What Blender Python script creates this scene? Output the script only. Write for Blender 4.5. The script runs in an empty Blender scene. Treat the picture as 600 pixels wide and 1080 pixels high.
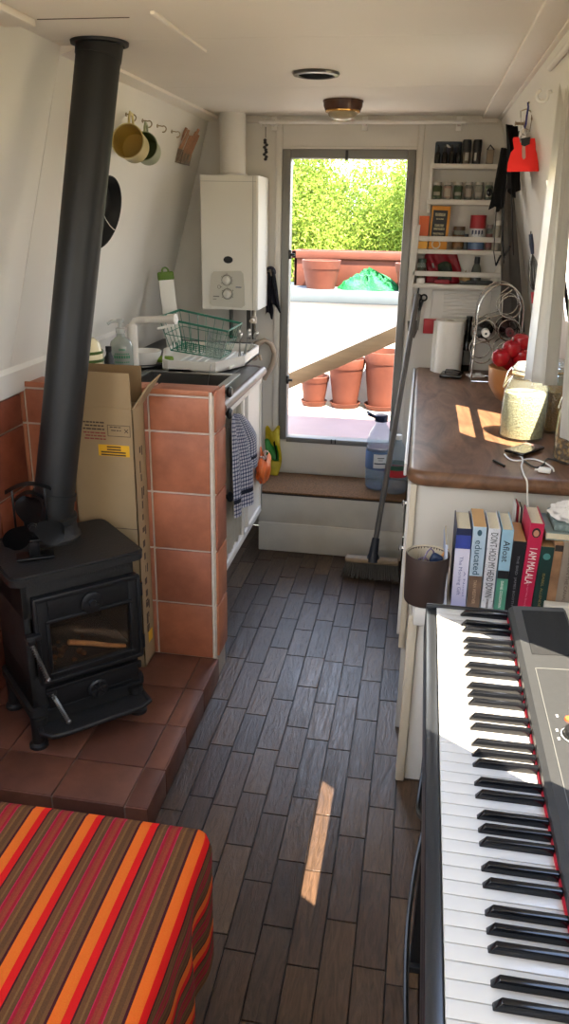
import bpy, bmesh, math, random
from mathutils import Vector as V, Matrix as Mx
random.seed(7)
sc = bpy.context.scene
COL = sc.collection
PI = math.pi
rad = math.radians

# ------------------------------------------------------------------ camera (surveyed from the photograph)
F_PX, PITCH, YAW, ROLL, EYE = 823.78, .361706, .163640, -.018770, 1.54
def cam_axes():
    cp, sp, cw, sw, cr, sr = math.cos(PITCH), math.sin(PITCH), math.cos(YAW), math.sin(YAW), math.cos(ROLL), math.sin(ROLL)
    f = V((-sw*cp, cw*cp, -sp)); rt = V((cw, sw, 0)); dn = f.cross(rt)
    return cr*rt + sr*dn, -sr*rt + cr*dn, f
RT, DN, FW = cam_axes()
cam = bpy.data.cameras.new('camera'); cam.sensor_fit = 'VERTICAL'; cam.sensor_height = 36
cam.lens = F_PX/1080*36; cam.clip_start = .02
co = bpy.data.objects.new('camera', cam); COL.objects.link(co)
m = Mx.Identity(4)
for i in range(3):
    m[i][0] = RT[i]; m[i][1] = -DN[i]; m[i][2] = -FW[i]
m[2][3] = EYE
co.matrix_world = m
sc.camera = co
def W(x, y, X=None, Y=None, Z=None):        # survey: a sight line met with a known plane of the boat
    g = RT*((x-300)/F_PX) + DN*((y-540)/F_PX) + FW
    t = X/g.x if X is not None else (Y/g.y if Y is not None else (Z-EYE)/g.z)
    return V((0, 0, EYE)) + g*t

# ------------------------------------------------------------------ materials
def lin(c):
    if isinstance(c, str):
        c = c.lstrip('#'); c = [int(c[i:i+2], 16)/255 for i in (0, 2, 4)]
    return tuple((v/12.92 if v <= .04045 else ((v+.055)/1.055)**2.4) for v in c) + (1,)
MATS = {}
def nd(nt, typ, **kw):
    n = nt.nodes.new(typ)
    for k, v in kw.items():
        if hasattr(n, k): setattr(n, k, v)
        else: n.inputs[k.replace('_', ' ')].default_value = v
    return n
def mat(key, col, rough=.5, metal=0, var=.06, scale=6, bump=0, bscale=40, trans=0, ior=1.45, alpha=1, spec=None, coat=0, sheen=0, sub=0):
    if key in MATS: return MATS[key]
    mt = bpy.data.materials.new(key); mt.use_nodes = True; nt = mt.node_tree
    b = nt.nodes['Principled BSDF']; c = lin(col)
    b.inputs['Roughness'].default_value = rough; b.inputs['Metallic'].default_value = metal
    b.inputs['IOR'].default_value = ior
    b.inputs['Transmission Weight'].default_value = trans; b.inputs['Alpha'].default_value = alpha
    b.inputs['Coat Weight'].default_value = coat
    if sheen: b.inputs['Sheen Weight'].default_value = sheen
    if spec is not None: b.inputs['Specular IOR Level'].default_value = spec
    tc = nd(nt, 'ShaderNodeTexCoord')
    if var > 0:
        n = nd(nt, 'ShaderNodeTexNoise'); n.inputs['Scale'].default_value = scale; n.inputs['Detail'].default_value = 6
        nt.links.new(tc.outputs['Object'], n.inputs['Vector'])
        r = nd(nt, 'ShaderNodeValToRGB')
        r.color_ramp.elements[0].position = .3; r.color_ramp.elements[1].position = .7
        r.color_ramp.elements[0].color = tuple(v*(1-var) for v in c[:3])+(1,)
        r.color_ramp.elements[1].color = tuple(min(1, v*(1+var)) for v in c[:3])+(1,)
        nt.links.new(n.outputs['Fac'], r.inputs['Fac']); nt.links.new(r.outputs['Color'], b.inputs['Base Color'])
    else:
        b.inputs['Base Color'].default_value = c
    if bump:
        n2 = nd(nt, 'ShaderNodeTexNoise'); n2.inputs['Scale'].default_value = bscale; n2.inputs['Detail'].default_value = 4
        nt.links.new(tc.outputs['Object'], n2.inputs['Vector'])
        bp = nd(nt, 'ShaderNodeBump'); bp.inputs['Strength'].default_value = bump; bp.inputs['Distance'].default_value = .01
        nt.links.new(n2.outputs['Fac'], bp.inputs['Height']); nt.links.new(bp.outputs['Normal'], b.inputs['Normal'])
    MATS[key] = mt
    return mt
def ramp_mat(key, coord, expr, stops, rough=.8, bump=0, bscale=200, interp='CONSTANT', noise=0):
    """colour ramp over fract(coordinate*k): stripes"""
    if key in MATS: return MATS[key]
    mt = bpy.data.materials.new(key); mt.use_nodes = True; nt = mt.node_tree; L = nt.links.new
    b = nt.nodes['Principled BSDF']; b.inputs['Roughness'].default_value = rough
    tc = nd(nt, 'ShaderNodeTexCoord'); sp = nd(nt, 'ShaderNodeSeparateXYZ'); L(tc.outputs[coord], sp.inputs[0])
    axis, k, off = expr
    mu = nd(nt, 'ShaderNodeMath', operation='MULTIPLY_ADD'); mu.inputs[1].default_value = k; mu.inputs[2].default_value = off
    L(sp.outputs[axis], mu.inputs[0])
    fr = nd(nt, 'ShaderNodeMath', operation='FRACT'); L(mu.outputs[0], fr.inputs[0])
    r = nd(nt, 'ShaderNodeValToRGB'); cr = r.color_ramp; cr.interpolation = interp
    while len(cr.elements) < len(stops): cr.elements.new(.5)
    for e, (p, c) in zip(cr.elements, stops): e.position = p; e.color = lin(c)
    L(fr.outputs[0], r.inputs[0])
    out = r.outputs[0]
    if noise:
        n = nd(nt, 'ShaderNodeTexNoise'); n.inputs['Scale'].default_value = 500; n.inputs['Detail'].default_value = 2; L(tc.outputs['Object'], n.inputs['Vector'])
        mx = nd(nt, 'ShaderNodeMixRGB', blend_type='OVERLAY'); mx.inputs[0].default_value = noise; L(out, mx.inputs[1]); L(n.outputs['Fac'], mx.inputs[2]); out = mx.outputs[0]
    L(out, b.inputs['Base Color'])
    if bump:
        n2 = nd(nt, 'ShaderNodeTexNoise'); n2.inputs['Scale'].default_value = bscale; L(tc.outputs['Object'], n2.inputs['Vector'])
        bp = nd(nt, 'ShaderNodeBump'); bp.inputs['Strength'].default_value = bump; bp.inputs['Distance'].default_value = .004
        L(n2.outputs['Fac'], bp.inputs['Height']); L(bp.outputs['Normal'], b.inputs['Normal'])
    MATS[key] = mt
    return mt
def glass_mat(key, tint, rough=.02, opacity=.1):
    """thin glass: mostly see-through with a fresnel gloss"""
    if key in MATS: return MATS[key]
    mt = bpy.data.materials.new(key); mt.use_nodes = True; nt = mt.node_tree; L = nt.links.new
    nt.nodes.remove(nt.nodes['Principled BSDF']); o = nt.nodes['Material Output']
    t = nd(nt, 'ShaderNodeBsdfTransparent'); t.inputs[0].default_value = lin(tint)
    g = nd(nt, 'ShaderNodeBsdfGlossy'); g.inputs['Roughness'].default_value = rough
    d = nd(nt, 'ShaderNodeBsdfDiffuse'); d.inputs[0].default_value = lin(tint)
    lw = nd(nt, 'ShaderNodeLayerWeight'); lw.inputs[0].default_value = .5; pw = nd(nt, 'ShaderNodeMath', operation='POWER'); pw.inputs[1].default_value = 4; L(lw.outputs['Facing'], pw.inputs[0]); fr = nd(nt, 'ShaderNodeMath', operation='MULTIPLY_ADD'); fr.inputs[1].default_value = .55; fr.inputs[2].default_value = .025; L(pw.outputs[0], fr.inputs[0])
    m1 = nd(nt, 'ShaderNodeMixShader'); m1.inputs[0].default_value = opacity; L(t.outputs[0], m1.inputs[1]); L(d.outputs[0], m1.inputs[2])
    m2 = nd(nt, 'ShaderNodeMixShader'); L(fr.outputs[0], m2.inputs[0]); L(m1.outputs[0], m2.inputs[1]); L(g.outputs[0], m2.inputs[2])
    L(m2.outputs[0], o.inputs[0]); MATS[key] = mt
    return mt
def cloth_sheer(key, col, trl=.5, see=.15):
    if key in MATS: return MATS[key]
    mt = bpy.data.materials.new(key); mt.use_nodes = True; nt = mt.node_tree; L = nt.links.new
    nt.nodes.remove(nt.nodes['Principled BSDF']); o = nt.nodes['Material Output']
    d = nd(nt, 'ShaderNodeBsdfDiffuse'); d.inputs[0].default_value = lin(col)
    t = nd(nt, 'ShaderNodeBsdfTranslucent'); t.inputs[0].default_value = lin(col)
    s = nd(nt, 'ShaderNodeBsdfTransparent')
    m1 = nd(nt, 'ShaderNodeMixShader'); m1.inputs[0].default_value = trl; L(d.outputs[0], m1.inputs[1]); L(t.outputs[0], m1.inputs[2])
    m2 = nd(nt, 'ShaderNodeMixShader'); m2.inputs[0].default_value = see; L(m1.outputs[0], m2.inputs[1]); L(s.outputs[0], m2.inputs[2])
    L(m2.outputs[0], o.inputs[0]); MATS[key] = mt
    return mt
def attr_mat(key, attr, rough=.5, grain=None, bump=0, trl=0):
    """base colour from a per-face colour attribute (each plank, tile or leaf has its own colour)"""
    if key in MATS: return MATS[key]
    mt = bpy.data.materials.new(key); mt.use_nodes = True; nt = mt.node_tree; L = nt.links.new
    b = nt.nodes['Principled BSDF']; b.inputs['Roughness'].default_value = rough
    a = nd(nt, 'ShaderNodeAttribute'); a.attribute_name = attr
    out = a.outputs['Color']
    tc = nd(nt, 'ShaderNodeTexCoord')
    if grain:
        mp = nd(nt, 'ShaderNodeMapping'); mp.inputs['Scale'].default_value = grain[0]; L(tc.outputs['Object'], mp.inputs['Vector'])
        n = nd(nt, 'ShaderNodeTexNoise'); n.inputs['Scale'].default_value = 1; n.inputs['Detail'].default_value = 7; n.inputs['Roughness'].default_value = .65
        n.inputs['Distortion'].default_value = grain[2] if len(grain) > 2 else 0
        L(mp.outputs[0], n.inputs['Vector'])
        r = nd(nt, 'ShaderNodeValToRGB'); r.color_ramp.elements[0].position = .3; r.color_ramp.elements[1].position = .72
        r.color_ramp.elements[0].color = (1-grain[1],)*3+(1,); r.color_ramp.elements[1].color = (1+grain[1],)*3+(1,)
        L(n.outputs['Fac'], r.inputs[0])
        mx = nd(nt, 'ShaderNodeMixRGB', blend_type='MULTIPLY'); mx.inputs[0].default_value = 1; L(out, mx.inputs[1]); L(r.outputs[0], mx.inputs[2]); out = mx.outputs[0]
        if bump:
            bp = nd(nt, 'ShaderNodeBump'); bp.inputs['Strength'].default_value = bump; bp.inputs['Distance'].default_value = .004
            L(n.outputs['Fac'], bp.inputs['Height']); L(bp.outputs['Normal'], b.inputs['Normal'])
            rr = nd(nt, 'ShaderNodeMapRange'); rr.inputs[3].default_value = rough*1.3; rr.inputs[4].default_value = rough*.75
            L(n.outputs['Fac'], rr.inputs[0]); L(rr.outputs[0], b.inputs['Roughness'])
    L(out, b.inputs['Base Color'])
    if trl:
        t = nd(nt, 'ShaderNodeBsdfTranslucent'); L(out, t.inputs[0])
        m1 = nd(nt, 'ShaderNodeMixShader'); m1.inputs[0].default_value = trl
        o = nt.nodes['Material Output']; L(b.outputs[0], m1.inputs[1]); L(t.outputs[0], m1.inputs[2]); L(m1.outputs[0], o.inputs[0])
    MATS[key] = mt
    return mt

# ------------------------------------------------------------------ mesh builder
class MB:
    def __init__(s):
        s.bm = bmesh.new(); s.uv = s.bm.loops.layers.uv.new('UVMap'); s.c = s.bm.loops.layers.float_color.new('tone')
        s.col = (1, 1, 1, 1)
    def _tone(s, faces):
        for f in faces:
            for l in f.loops: l[s.c] = s.col
    def tone(s, c): s.col = lin(c); return s
    def box(s, a, b, bev=0, M=None, seg=2):
        a, b = V(a), V(b); lo = V(map(min, a, b)); hi = V(map(max, a, b))
        vs = [s.bm.verts.new((x, y, z)) for x in (lo.x, hi.x) for y in (lo.y, hi.y) for z in (lo.z, hi.z)]
        fs = [s.bm.faces.new([vs[i] for i in q]) for q in ((0, 1, 3, 2), (4, 6, 7, 5), (0, 4, 5, 1), (2, 3, 7, 6), (0, 2, 6, 4), (1, 5, 7, 3))]
        if bev > 0:
            es = list({e for f in fs for e in f.edges})
            r = bmesh.ops.bevel(s.bm, geom=es, offset=bev, segments=seg, profile=.5, affect='EDGES')
            vs = list({v for f in r['faces'] for v in f.verts} | {v for v in vs if v.is_valid})
            fs = list({f for v in vs for f in v.link_faces})
        if M is not None:
            for v in vs: v.co = M @ v.co
        s._tone(fs)
        return s
    def cbox(s, c, size, bev=0, M=None, seg=2):
        c = V(c); h = V(size)/2
        return s.box(c-h, c+h, bev, M, seg)
    def cyl(s, p0, p1, r0, r1=None, n=20, cap=True):
        return s.tube([p0, p1], [r0, r0 if r1 is None else r1], n, cap=cap)
    def tube(s, pts, r, n=8, closed=False, cap=True, flat=None):
        pts = [V(p) for p in pts]; N = len(pts)
        rs = r if isinstance(r, (list, tuple)) else [r]*N
        tang = []
        for i in range(N):
            a = pts[(i-1) % N] if (closed or i > 0) else pts[i]
            b = pts[(i+1) % N] if (closed or i < N-1) else pts[i]
            t = (b-a); tang.append(t.normalized() if t.length > 1e-9 else V((0, 0, 1)))
        up = V((0, 0, 1)) if abs(tang[0].z) < .9 else V((1, 0, 0))
        u = tang[0].cross(up).normalized(); rings = []
        for i in range(N):
            u = (u - tang[i]*u.dot(tang[i]));
            u = u.normalized() if u.length > 1e-6 else tang[i].orthogonal().normalized()
            w = tang[i].cross(u); k = flat or 1
            rings.append([s.bm.verts.new(pts[i] + (u*math.cos(2*PI*j/n) + w*math.sin(2*PI*j/n)*k)*rs[i]) for j in range(n)])
        fs = []
        for i in range(N if closed else N-1):
            A, B = rings[i], rings[(i+1) % N]
            for j in range(n): fs.append(s.bm.faces.new((A[j], A[(j+1) % n], B[(j+1) % n], B[j])))
        if cap and not closed:
            fs.append(s.bm.faces.new(rings[0][::-1])); fs.append(s.bm.faces.new(rings[-1]))
        s._tone(fs)
        return s
    def lathe(s, prof, loc=(0, 0, 0), n=32, M=None, closed=False, sx=1, sy=1):
        loc = V(loc); rings = []; fs = []
        for r, z in prof:
            if r < 1e-6: rings.append([s.bm.verts.new((0, 0, z))])
            else: rings.append([s.bm.verts.new((r*sx*math.cos(2*PI*j/n), r*sy*math.sin(2*PI*j/n), z)) for j in range(n)])
        K = len(rings)
        for i in range(K if closed else K-1):
            A, B = rings[i], rings[(i+1) % K]
            for j in range(n):
                j2 = (j+1) % n
                if len(A) == 1 and len(B) == 1: continue
                if len(A) == 1: fs.append(s.bm.faces.new((A[0], B[j2], B[j])))
                elif len(B) == 1: fs.append(s.bm.faces.new((A[j], A[j2], B[0])))
                else: fs.append(s.bm.faces.new((A[j], A[j2], B[j2], B[j])))
        for ring in rings:
            for v in ring:
                if M is not None: v.co = M @ v.co
                v.co += loc
        s._tone(fs)
        return s
    def ball(s, c, r, sc=(1, 1, 1), n=16, M=None, jit=0):
        k = n//2
        prof = [(r*math.sin(PI*i/k), -r*math.cos(PI*i/k)) for i in range(k+1)]
        prof[0] = (0, -r); prof[-1] = (0, r)
        S = Mx.Diagonal((*sc, 1))
        return s.lathe(prof, c, n, (M or Mx.Identity(4)) @ S)
    def prism(s, poly, ext):
        ext = V(ext); A = [s.bm.verts.new(V(p)) for p in poly]; B = [s.bm.verts.new(V(p)+ext) for p in poly]; n = len(poly)
        fs = [s.bm.faces.new(A[::-1]), s.bm.faces.new(B)] + [s.bm.faces.new((A[i], A[(i+1) % n], B[(i+1) % n], B[i])) for i in range(n)]
        s._tone(fs)
        return s
    def sheet(s, fn, nu, nv, uvs=(1, 1), thick=0, nrm=None):
        g = [[s.bm.verts.new(V(fn(i/nu, j/nv))) for j in range(nv+1)] for i in range(nu+1)]; fs = []
        for i in range(nu):
            for j in range(nv):
                f = s.bm.faces.new((g[i][j], g[i+1][j], g[i+1][j+1], g[i][j+1])); fs.append(f)
                for l, (a, b) in zip(f.loops, ((i, j), (i+1, j), (i+1, j+1), (i, j+1))): l[s.uv].uv = (a/nu*uvs[0], b/nv*uvs[1])
        if thick:
            bmesh.ops.solidify(s.bm, geom=fs, thickness=thick)
        s._tone([f for f in s.bm.faces if f.is_valid] if thick else fs)
        return s
    def build(s, name, mt, parent=None, angle=38, smooth=True, recalc=True, sub=0):
        bm = s.bm
        if recalc: bmesh.ops.recalc_face_normals(bm, faces=bm.faces[:])
        if smooth:
            for f in bm.faces: f.smooth = True
            ca = rad(angle)
            for e in bm.edges:
                if len(e.link_faces) == 2 and e.calc_face_angle(0) > ca: e.smooth = False
        me = bpy.data.meshes.new(name)
        if parent is not None:
            bm.transform(world(parent).inverted()); off = None
            o = bpy.data.objects.new(name, me); o.parent = parent
        else:
            xs = [v.co for v in bm.verts]
            lo = V((min(c.x for c in xs), min(c.y for c in xs), min(c.z for c in xs))); hi = V((max(c.x for c in xs), max(c.y for c in xs), max(c.z for c in xs)))
            base = V(((lo.x+hi.x)/2, (lo.y+hi.y)/2, lo.z))
            bm.transform(Mx.Translation(-base)); o = bpy.data.objects.new(name, me); o.location = base
        bm.to_mesh(me); bm.free()
        for q in (mt if isinstance(mt, (list, tuple)) else [mt]): me.materials.append(q)
        COL.objects.link(o)
        if sub:
            md = o.modifiers.new('smooth', 'SUBSURF'); md.levels = sub; md.render_levels = sub
        return o
def world(o):
    mw = o.matrix_basis.copy()
    while o.parent is not None:
        o = o.parent; mw = o.matrix_basis @ mw
    return mw
def tag(o, label, cat, group=None):
    o['label'] = label; o['category'] = cat
    if group: o['group'] = group
    return o
def thing(name, label, cat, loc, rz=0, group=None):
    o = bpy.data.objects.new(name, None); o.empty_display_size = .05
    o.location = loc; o.rotation_euler = (0, 0, rz); COL.objects.link(o)
    return tag(o, label, cat, group)
def struct(o): o['kind'] = 'structure'; return o
def text(name, body, M, size, mt, parent, ext=.0004, width=None, height=None, label=None):
    """raised or printed lettering, as a mesh lying in the xy plane of M, centred"""
    cu = bpy.data.curves.new('lettering', 'FONT'); cu.body = body; cu.size = size; cu.extrude = ext
    cu.align_x = 'CENTER'; cu.align_y = 'CENTER'; cu.resolution_u = 2
    t = bpy.data.objects.new('lettering', cu); COL.objects.link(t)
    dg = bpy.context.evaluated_depsgraph_get(); me = bpy.data.meshes.new_from_object(t.evaluated_get(dg))
    bpy.data.objects.remove(t); bpy.data.curves.remove(cu)
    xs = [v.co.x for v in me.vertices] or [0, 1]; ys = [v.co.y for v in me.vertices] or [0, 1]
    cx, cy = (min(xs)+max(xs))/2, (min(ys)+max(ys))/2
    kx = width/(max(xs)-min(xs)) if width else 1; ky = height/(max(ys)-min(ys)) if height else 1
    me.transform(M @ Mx.Diagonal((kx, ky, 1, 1)) @ Mx.Translation((-cx, -cy, 0)))
    me.transform(world(parent).inverted())
    me.materials.clear(); me.materials.append(mt)
    me.name = name; o = bpy.data.objects.new(name, me); o.parent = parent; COL.objects.link(o)
    if label: o['label'] = label
    return o
def frame(o, x, y):
    """matrix with origin o, x axis x, y axis y"""
    x = V(x).normalized(); z = x.cross(V(y)).normalized(); y = z.cross(x); m = Mx.Identity(4)
    for i in range(3): m[i][0] = x[i]; m[i][1] = y[i]; m[i][2] = z[i]; m[i][3] = o[i]
    return m
def arc(c, r, a0, a1, n, ux=(1, 0, 0), uy=(0, 0, 1)):
    c, ux, uy = V(c), V(ux), V(uy)
    return [c + ux*(r*math.cos(rad(a0+(a1-a0)*i/n))) + uy*(r*math.sin(rad(a0+(a1-a0)*i/n))) for i in range(n+1)]

# shared materials
PAINT = mat('white_paint', '#dcd9d2', .45, var=.03, scale=3, bump=.03, bscale=25)
CEIL = mat('ceiling_paint', '#ece6db', .55, var=.02, scale=2)
PAINTB = mat('bulkhead_paint', '#d5d0c6', .45, var=.05, scale=5, bump=.04, bscale=18)
CREAM = mat('cream_paint', '#d8d2c4', .5, var=.04)
GREYF = mat('grey_frame_metal', '#7c7a74', .45, metal=.25, var=.05)
IRON = mat('cast_iron', '#252423', .5, metal=.2, var=.15, scale=30, bump=.12, bscale=120)
IRON2 = mat('black_enamel', '#161617', .42, metal=.1, var=.1, scale=20, bump=.05, bscale=90)
STEEL = mat('steel', '#b9b7b2', .28, metal=1, var=.05)
CHROME = mat('chrome', '#d6d4cf', .15, metal=1, var=0)
GROUT = mat('grout', '#cabdae', .9, var=.1, scale=40)
TILE = attr_mat('terracotta_tile', 'tone', .5, ((9, 9, 9), .24), bump=.05)
BLACKP = mat('black_plastic', '#141414', .4, var=.05)
WHITEP = mat('white_plastic', '#e4e1da', .35, var=.02)
TERRA = mat('terracotta_pot', '#5e2f1e', .75, var=.15, scale=9, bump=.05)
WORKWOOD = None

# ------------------------------------------------------------------ the setting
CH, YB, YF = 1.955, 3.79, -2.2          # ceiling height, stern bulkhead, bow end of the cabin
XR = lambda z: .271 + .28*(CH-z)
XL = lambda z: -1.0 - .28*(CH-z)
rnd = random.Random(11)
# floor: short dark oak blocks laid along the boat
b = MB(); b.tone('#15110f').box((-1.3, YF, -.03), (.62, YB, -.0045))
PW = .0722; x = -.543 - PW*10; 
pal = ['#4b382a', '#403126', '#55412f', '#463528', '#3a2b21', '#503d2d', '#483629']
while x < .6:
    y = YF - rnd.random()*.3
    while y < YB:
        l = rnd.choice((.20, .235, .27, .29)); g = .0014
        if y+l > YF and x+PW > -1.29:
            b.tone(rnd.choice(pal)); dz = rnd.uniform(-.0006, .0006)
            b.box((max(x, -1.29)+g, max(y, YF)+g, -.004), (min(x+PW, .61)-g, min(y+l, YB)-g, dz), .0012, seg=1)
        y += l
    x += PW
FLOORM = attr_mat('oak_block_floor', 'tone', .30, ((55, 8, 55), .55, 2.2), bump=.55)
struct(b.build('floor', FLOORM))

# ceiling panels
b = MB(); b.box((-1.06, YF, CH+.006), (.33, YB, CH+.03))
xs = [(-1.06, .2)]
for a, c in xs:
    ys = [YF, -1.2, -.3, .6, 1.4, 2.19, 2.975, 3.705, YB]
    for i in range(len(ys)-1): b.box((a, ys[i]+.0008, CH), (c, ys[i+1]-.0008, CH+.012), .001, seg=1)
b.box((.2, YF, CH), (.33, YB, CH+.012))
struct(b.build('ceiling', CEIL))
b = MB(); b.box((.196, YF, CH-.012), (.272, YB, CH), .003); b.box((.262, YF, CH-.016), (.285, YB, CH), .004)
struct(b.build('trim_1', CEIL))
b = MB(); b.prism([(-1.01, 2.25, CH-.022), (-.962, 2.25, CH-.010), (-.962, 2.25, CH+.004), (-1.01, 2.25, CH+.004)], (0, YB-2.25, 0))
struct(b.build('trim_2', CEIL))
b = MB(); b.box((-1.03, YF, CH-.016), (-.925, 1.955, CH), .003)
struct(b.build('trim_3', CEIL))
b = MB(); b.box((-.626-.006, 1.90, CH-.008), (-.626+.006, 2.33, CH), .002)
struct(b.build('trim_4', CEIL))
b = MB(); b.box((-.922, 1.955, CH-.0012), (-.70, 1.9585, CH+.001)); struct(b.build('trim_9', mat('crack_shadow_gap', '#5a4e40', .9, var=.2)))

# side walls lean outwards towards the floor; windows are gaps left in the panelling
def leaning_wall(name, X, sgn, holes, z0, mt, grooves):
    b = MB(); ys = sorted({YF, YB, *[h[0] for h in holes], *[h[1] for h in holes], *grooves}); zs = sorted({z0, CH+.02, *[h[2] for h in holes], *[h[3] for h in holes]})
    for i in range(len(ys)-1):
        for k in range(len(zs)-1):
            ym, zm = (ys[i]+ys[i+1])/2, (zs[k]+zs[k+1])/2
            if any(h[0] < ym < h[1] and h[2] < zm < h[3] for h in holes): continue
            g0 = .0012 if ys[i] in grooves else 0; g1 = .0012 if ys[i+1] in grooves else 0
            y0, y1, a, c = ys[i]+g0, ys[i+1]-g1, zs[k], zs[k+1]
            b.prism([(X(a), y0, a), (X(c), y0, c), (X(c)+sgn*.014, y0, c), (X(a)+sgn*.014, y0, a)], (0, y1-y0, 0))
    for q in grooves: b.prism([(X(z0)+sgn*.003, q-.02, z0), (X(CH)+sgn*.003, q-.02, CH), (X(CH)+sgn*.013, q-.02, CH), (X(z0)+sgn*.013, q-.02, z0)], (0, .04, 0))
    return struct(b.build(name, mt, smooth=False))
WIN_R = [(.702, 1.130, 1.18, 1.842), (2.25, 2.705, 1.24, 1.657), (-2.0, -.15, 1.12, 1.85)]  # third opening is unseen, added behind the camera to brighten the cabin
ADDED_WIN_L = [(.35, 1.45, 1.25, 1.8), (-2.0, -.15, 1.12, 1.85)]  # both openings are unseen, added to let in more daylight
leaning_wall('wall_right', XR, 1, WIN_R, .80, PAINT, [])
leaning_wall('wall_left', XL, -1, ADDED_WIN_L, 1.05, PAINT, [2.25])
b = MB(); b.box((.595, YF, 0), (.66, YB, .82)); struct(b.build('wall_right_lower', PAINT))
b = MB(); b.box((-1.30, YF, 0), (-1.255, YB, 1.06)); struct(b.build('wall_left_lower', PAINT))
b = MB(); b.box((-1.34, YF-.06, 0), (.66, YF, CH+.02)); struct(b.build('wall_front', PAINT))
# dado ledge along the left wall
b = MB(); b.prism([(-1.262, YF, 1.0), (-1.262, YF, 1.078), (-1.238, YF, 1.088), (-1.226, YF, 1.075), (-1.232, YF, 1.004)], (0, YB-YF, 0)); struct(b.build('trim_5', PAINT))
# window frames
def window(name, X, sgn, h, bar=None):
    b = MB(); y0, y1, z0, z1 = h; w = .018
    def P(z, d): return X(z)+sgn*d
    def strip(ya, yb, za, zb):
        b.prism([(P(za, -.006), ya, za), (P(zb, -.006), ya, zb), (P(zb, .012), ya, zb), (P(za, .012), ya, za)], (0, yb-ya, 0))
    strip(y0-w, y1+w, z0-w, z0); strip(y0-w, y1+w, z1, z1+w); strip(y0-w, y0, z0, z1); strip(y1, y1+w, z0, z1)
    if bar: strip(y0, y1, bar-.010, bar+.010)
    return struct(b.build(name, PAINT, smooth=False))
window('window_1', XR, 1, WIN_R[0]); window('window_2', XR, 1, WIN_R[1], 1.524); window('window_3_added', XR, 1, WIN_R[2])  # last frame surrounds the unseen opening added for light
window('window_4_added', XL, -1, ADDED_WIN_L[0]); window('window_5_added', XL, -1, ADDED_WIN_L[1])  # frames of the unseen left openings added for light

# stern bulkhead with the doorway
DX0, DX1, DZ0, DZ1 = -.662, -.072, .485, 1.822
b = MB(); T = .05
b.box((-1.4, YB, 0), (DX0, YB+T, CH+.02)); b.box((DX1, YB, 0), (.7, YB+T, CH+.02))
b.box((DX0, YB, DZ1), (DX1, YB+T, CH+.02)); b.box((DX0, YB, 0), (DX1, YB+T, DZ0))
struct(b.build('wall_back', PAINTB, smooth=False))
# white casing and raised panels of the bulkhead
b = MB()
b.box((DX0-.004, YB-.010, DZ1-.004), (DX1+.006, YB, DZ1+.012), .002)
b.box((DX0-.032, YB-.012, .31), (DX0-.002, YB, CH-.02), .003); b.box((DX1+.004, YB-.012, .31), (DX1+.03, YB, CH-.02), .003)
b.box((DX0+.005, YB-.010, .315), (DX1-.0, YB, .478), .003)
b.box((-.9, YB-.02, CH-.03), (.26, YB, CH), .004)
struct(b.build('trim_6', PAINTB))
# grey metal door frame
b = MB(); a, c, z0, z1 = DX0, DX1, DZ0, DZ1
for (p, q) in (((a, z0), (a+.039, z1)), ((c-.036, z0), (c, z1)), ((a+.0385, z1-.038), (c-.0355, z1)), ((a+.0385, z0-.012), (c-.0355, z0+.014))):
    b.box((p[0], YB-.016, p[1]), (q[0], YB+.05, q[1]), .004)
dr = struct(b.build('door_1', GREYF))
b = MB()
for z in (1.375, .79): b.box((a+.036, YB-.028, z-.02), (a+.05, YB-.006, z+.02), .003); b.cyl((a+.045, YB-.03, z), (a+.068, YB-.03, z), .006, n=10)
b.build('door_latch', mat('latch_metal', '#3b3a38', .4, .7), dr)
b = MB(); b.box((-.38, YB-.024, z1-.045), (-.368, YB-.012, z1-.005), .002); b.build('hook', mat('latch_metal', '#3b3a38', .4, .7), dr)
b = MB()
for x in (-.392, -.372): b.box((x-.003, YB-.02, z0-.006), (x+.003, YB-.015, z0+.016), .001)
b.build('hinge_pins', mat('latch_metal', '#3b3a38', .4, .7), dr)
# louvre panel embossed in the bulkhead behind the counter
b = MB(); b.box((.045, YB-.008, 1.07), (.31, YB, 1.235), .003)
for i in range(9): b.box((.10, YB-.014, 1.085+i*.0165), (.26, YB-.006, 1.093+i*.0165), .003)
vent = b.build('louvre_vent', PAINTB); tag(vent, 'white louvred vent panel on the back wall below the spice shelves', 'vent')

# ------------------------------------------------------------------ tiled hearth and pier
def tiles(b, ox, oy, oz, u, v, n, us, vs, th=.008, g=.0035):
    """tiles laid from origin in u/v directions, proud of a grout bed"""
    O, u, v, n = V((ox, oy, oz)), V(u), V(v), V(n)
    for i in range(len(us)-1):
        for k in range(len(vs)-1):
            p0 = O + u*(us[i]+g) + v*(vs[k]+g); p1 = O + u*(us[i+1]-g) + v*(vs[k+1]-g)
            b.tone(rnd.choice(TP)); b.box(p0, p1 + n*th, .0022, seg=2)
TP = ['#ad6a4c', '#a56346', '#b4714f', '#aa674a', '#9f6047']
HX, PY0, PY1, HZ = -.605, 2.306, 2.432, .09
pier = thing('tiled_pier', 'terracotta tiled pier with white grout standing between the stove and the sink', 'pier', (-.93, 2.37, 0))
b = MB(); b.box((-1.255, PY0+.006, 0), (HX-.006, PY1-.002, 1.0165), .002); b.build('grout_bed', GROUT, pier)
b = MB(); zr = [HZ-.004, .292, .492, .692, .896, 1.012, 1.036]
tiles(b, -1.255, PY0+.006, 0, (1, 0, 0), (0, 0, 1), (0, -1, 0), [0, .02, .227, .434, .6335], zr)
zr2 = [.092, .292, .492, .692, .896, 1.034]
tiles(b, HX-.006, PY0+.004, 0, (0, 1, 0), (0, 0, 1), (1, 0, 0), [0, .126], zr2)
tiles(b, -1.255, PY0+.003, 1.018, (1, 0, 0), (0, 1, 0), (0, 0, 1), [0, .22, .434, .638], [0, .122])
b.build('tiles', TILE, pier)
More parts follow.
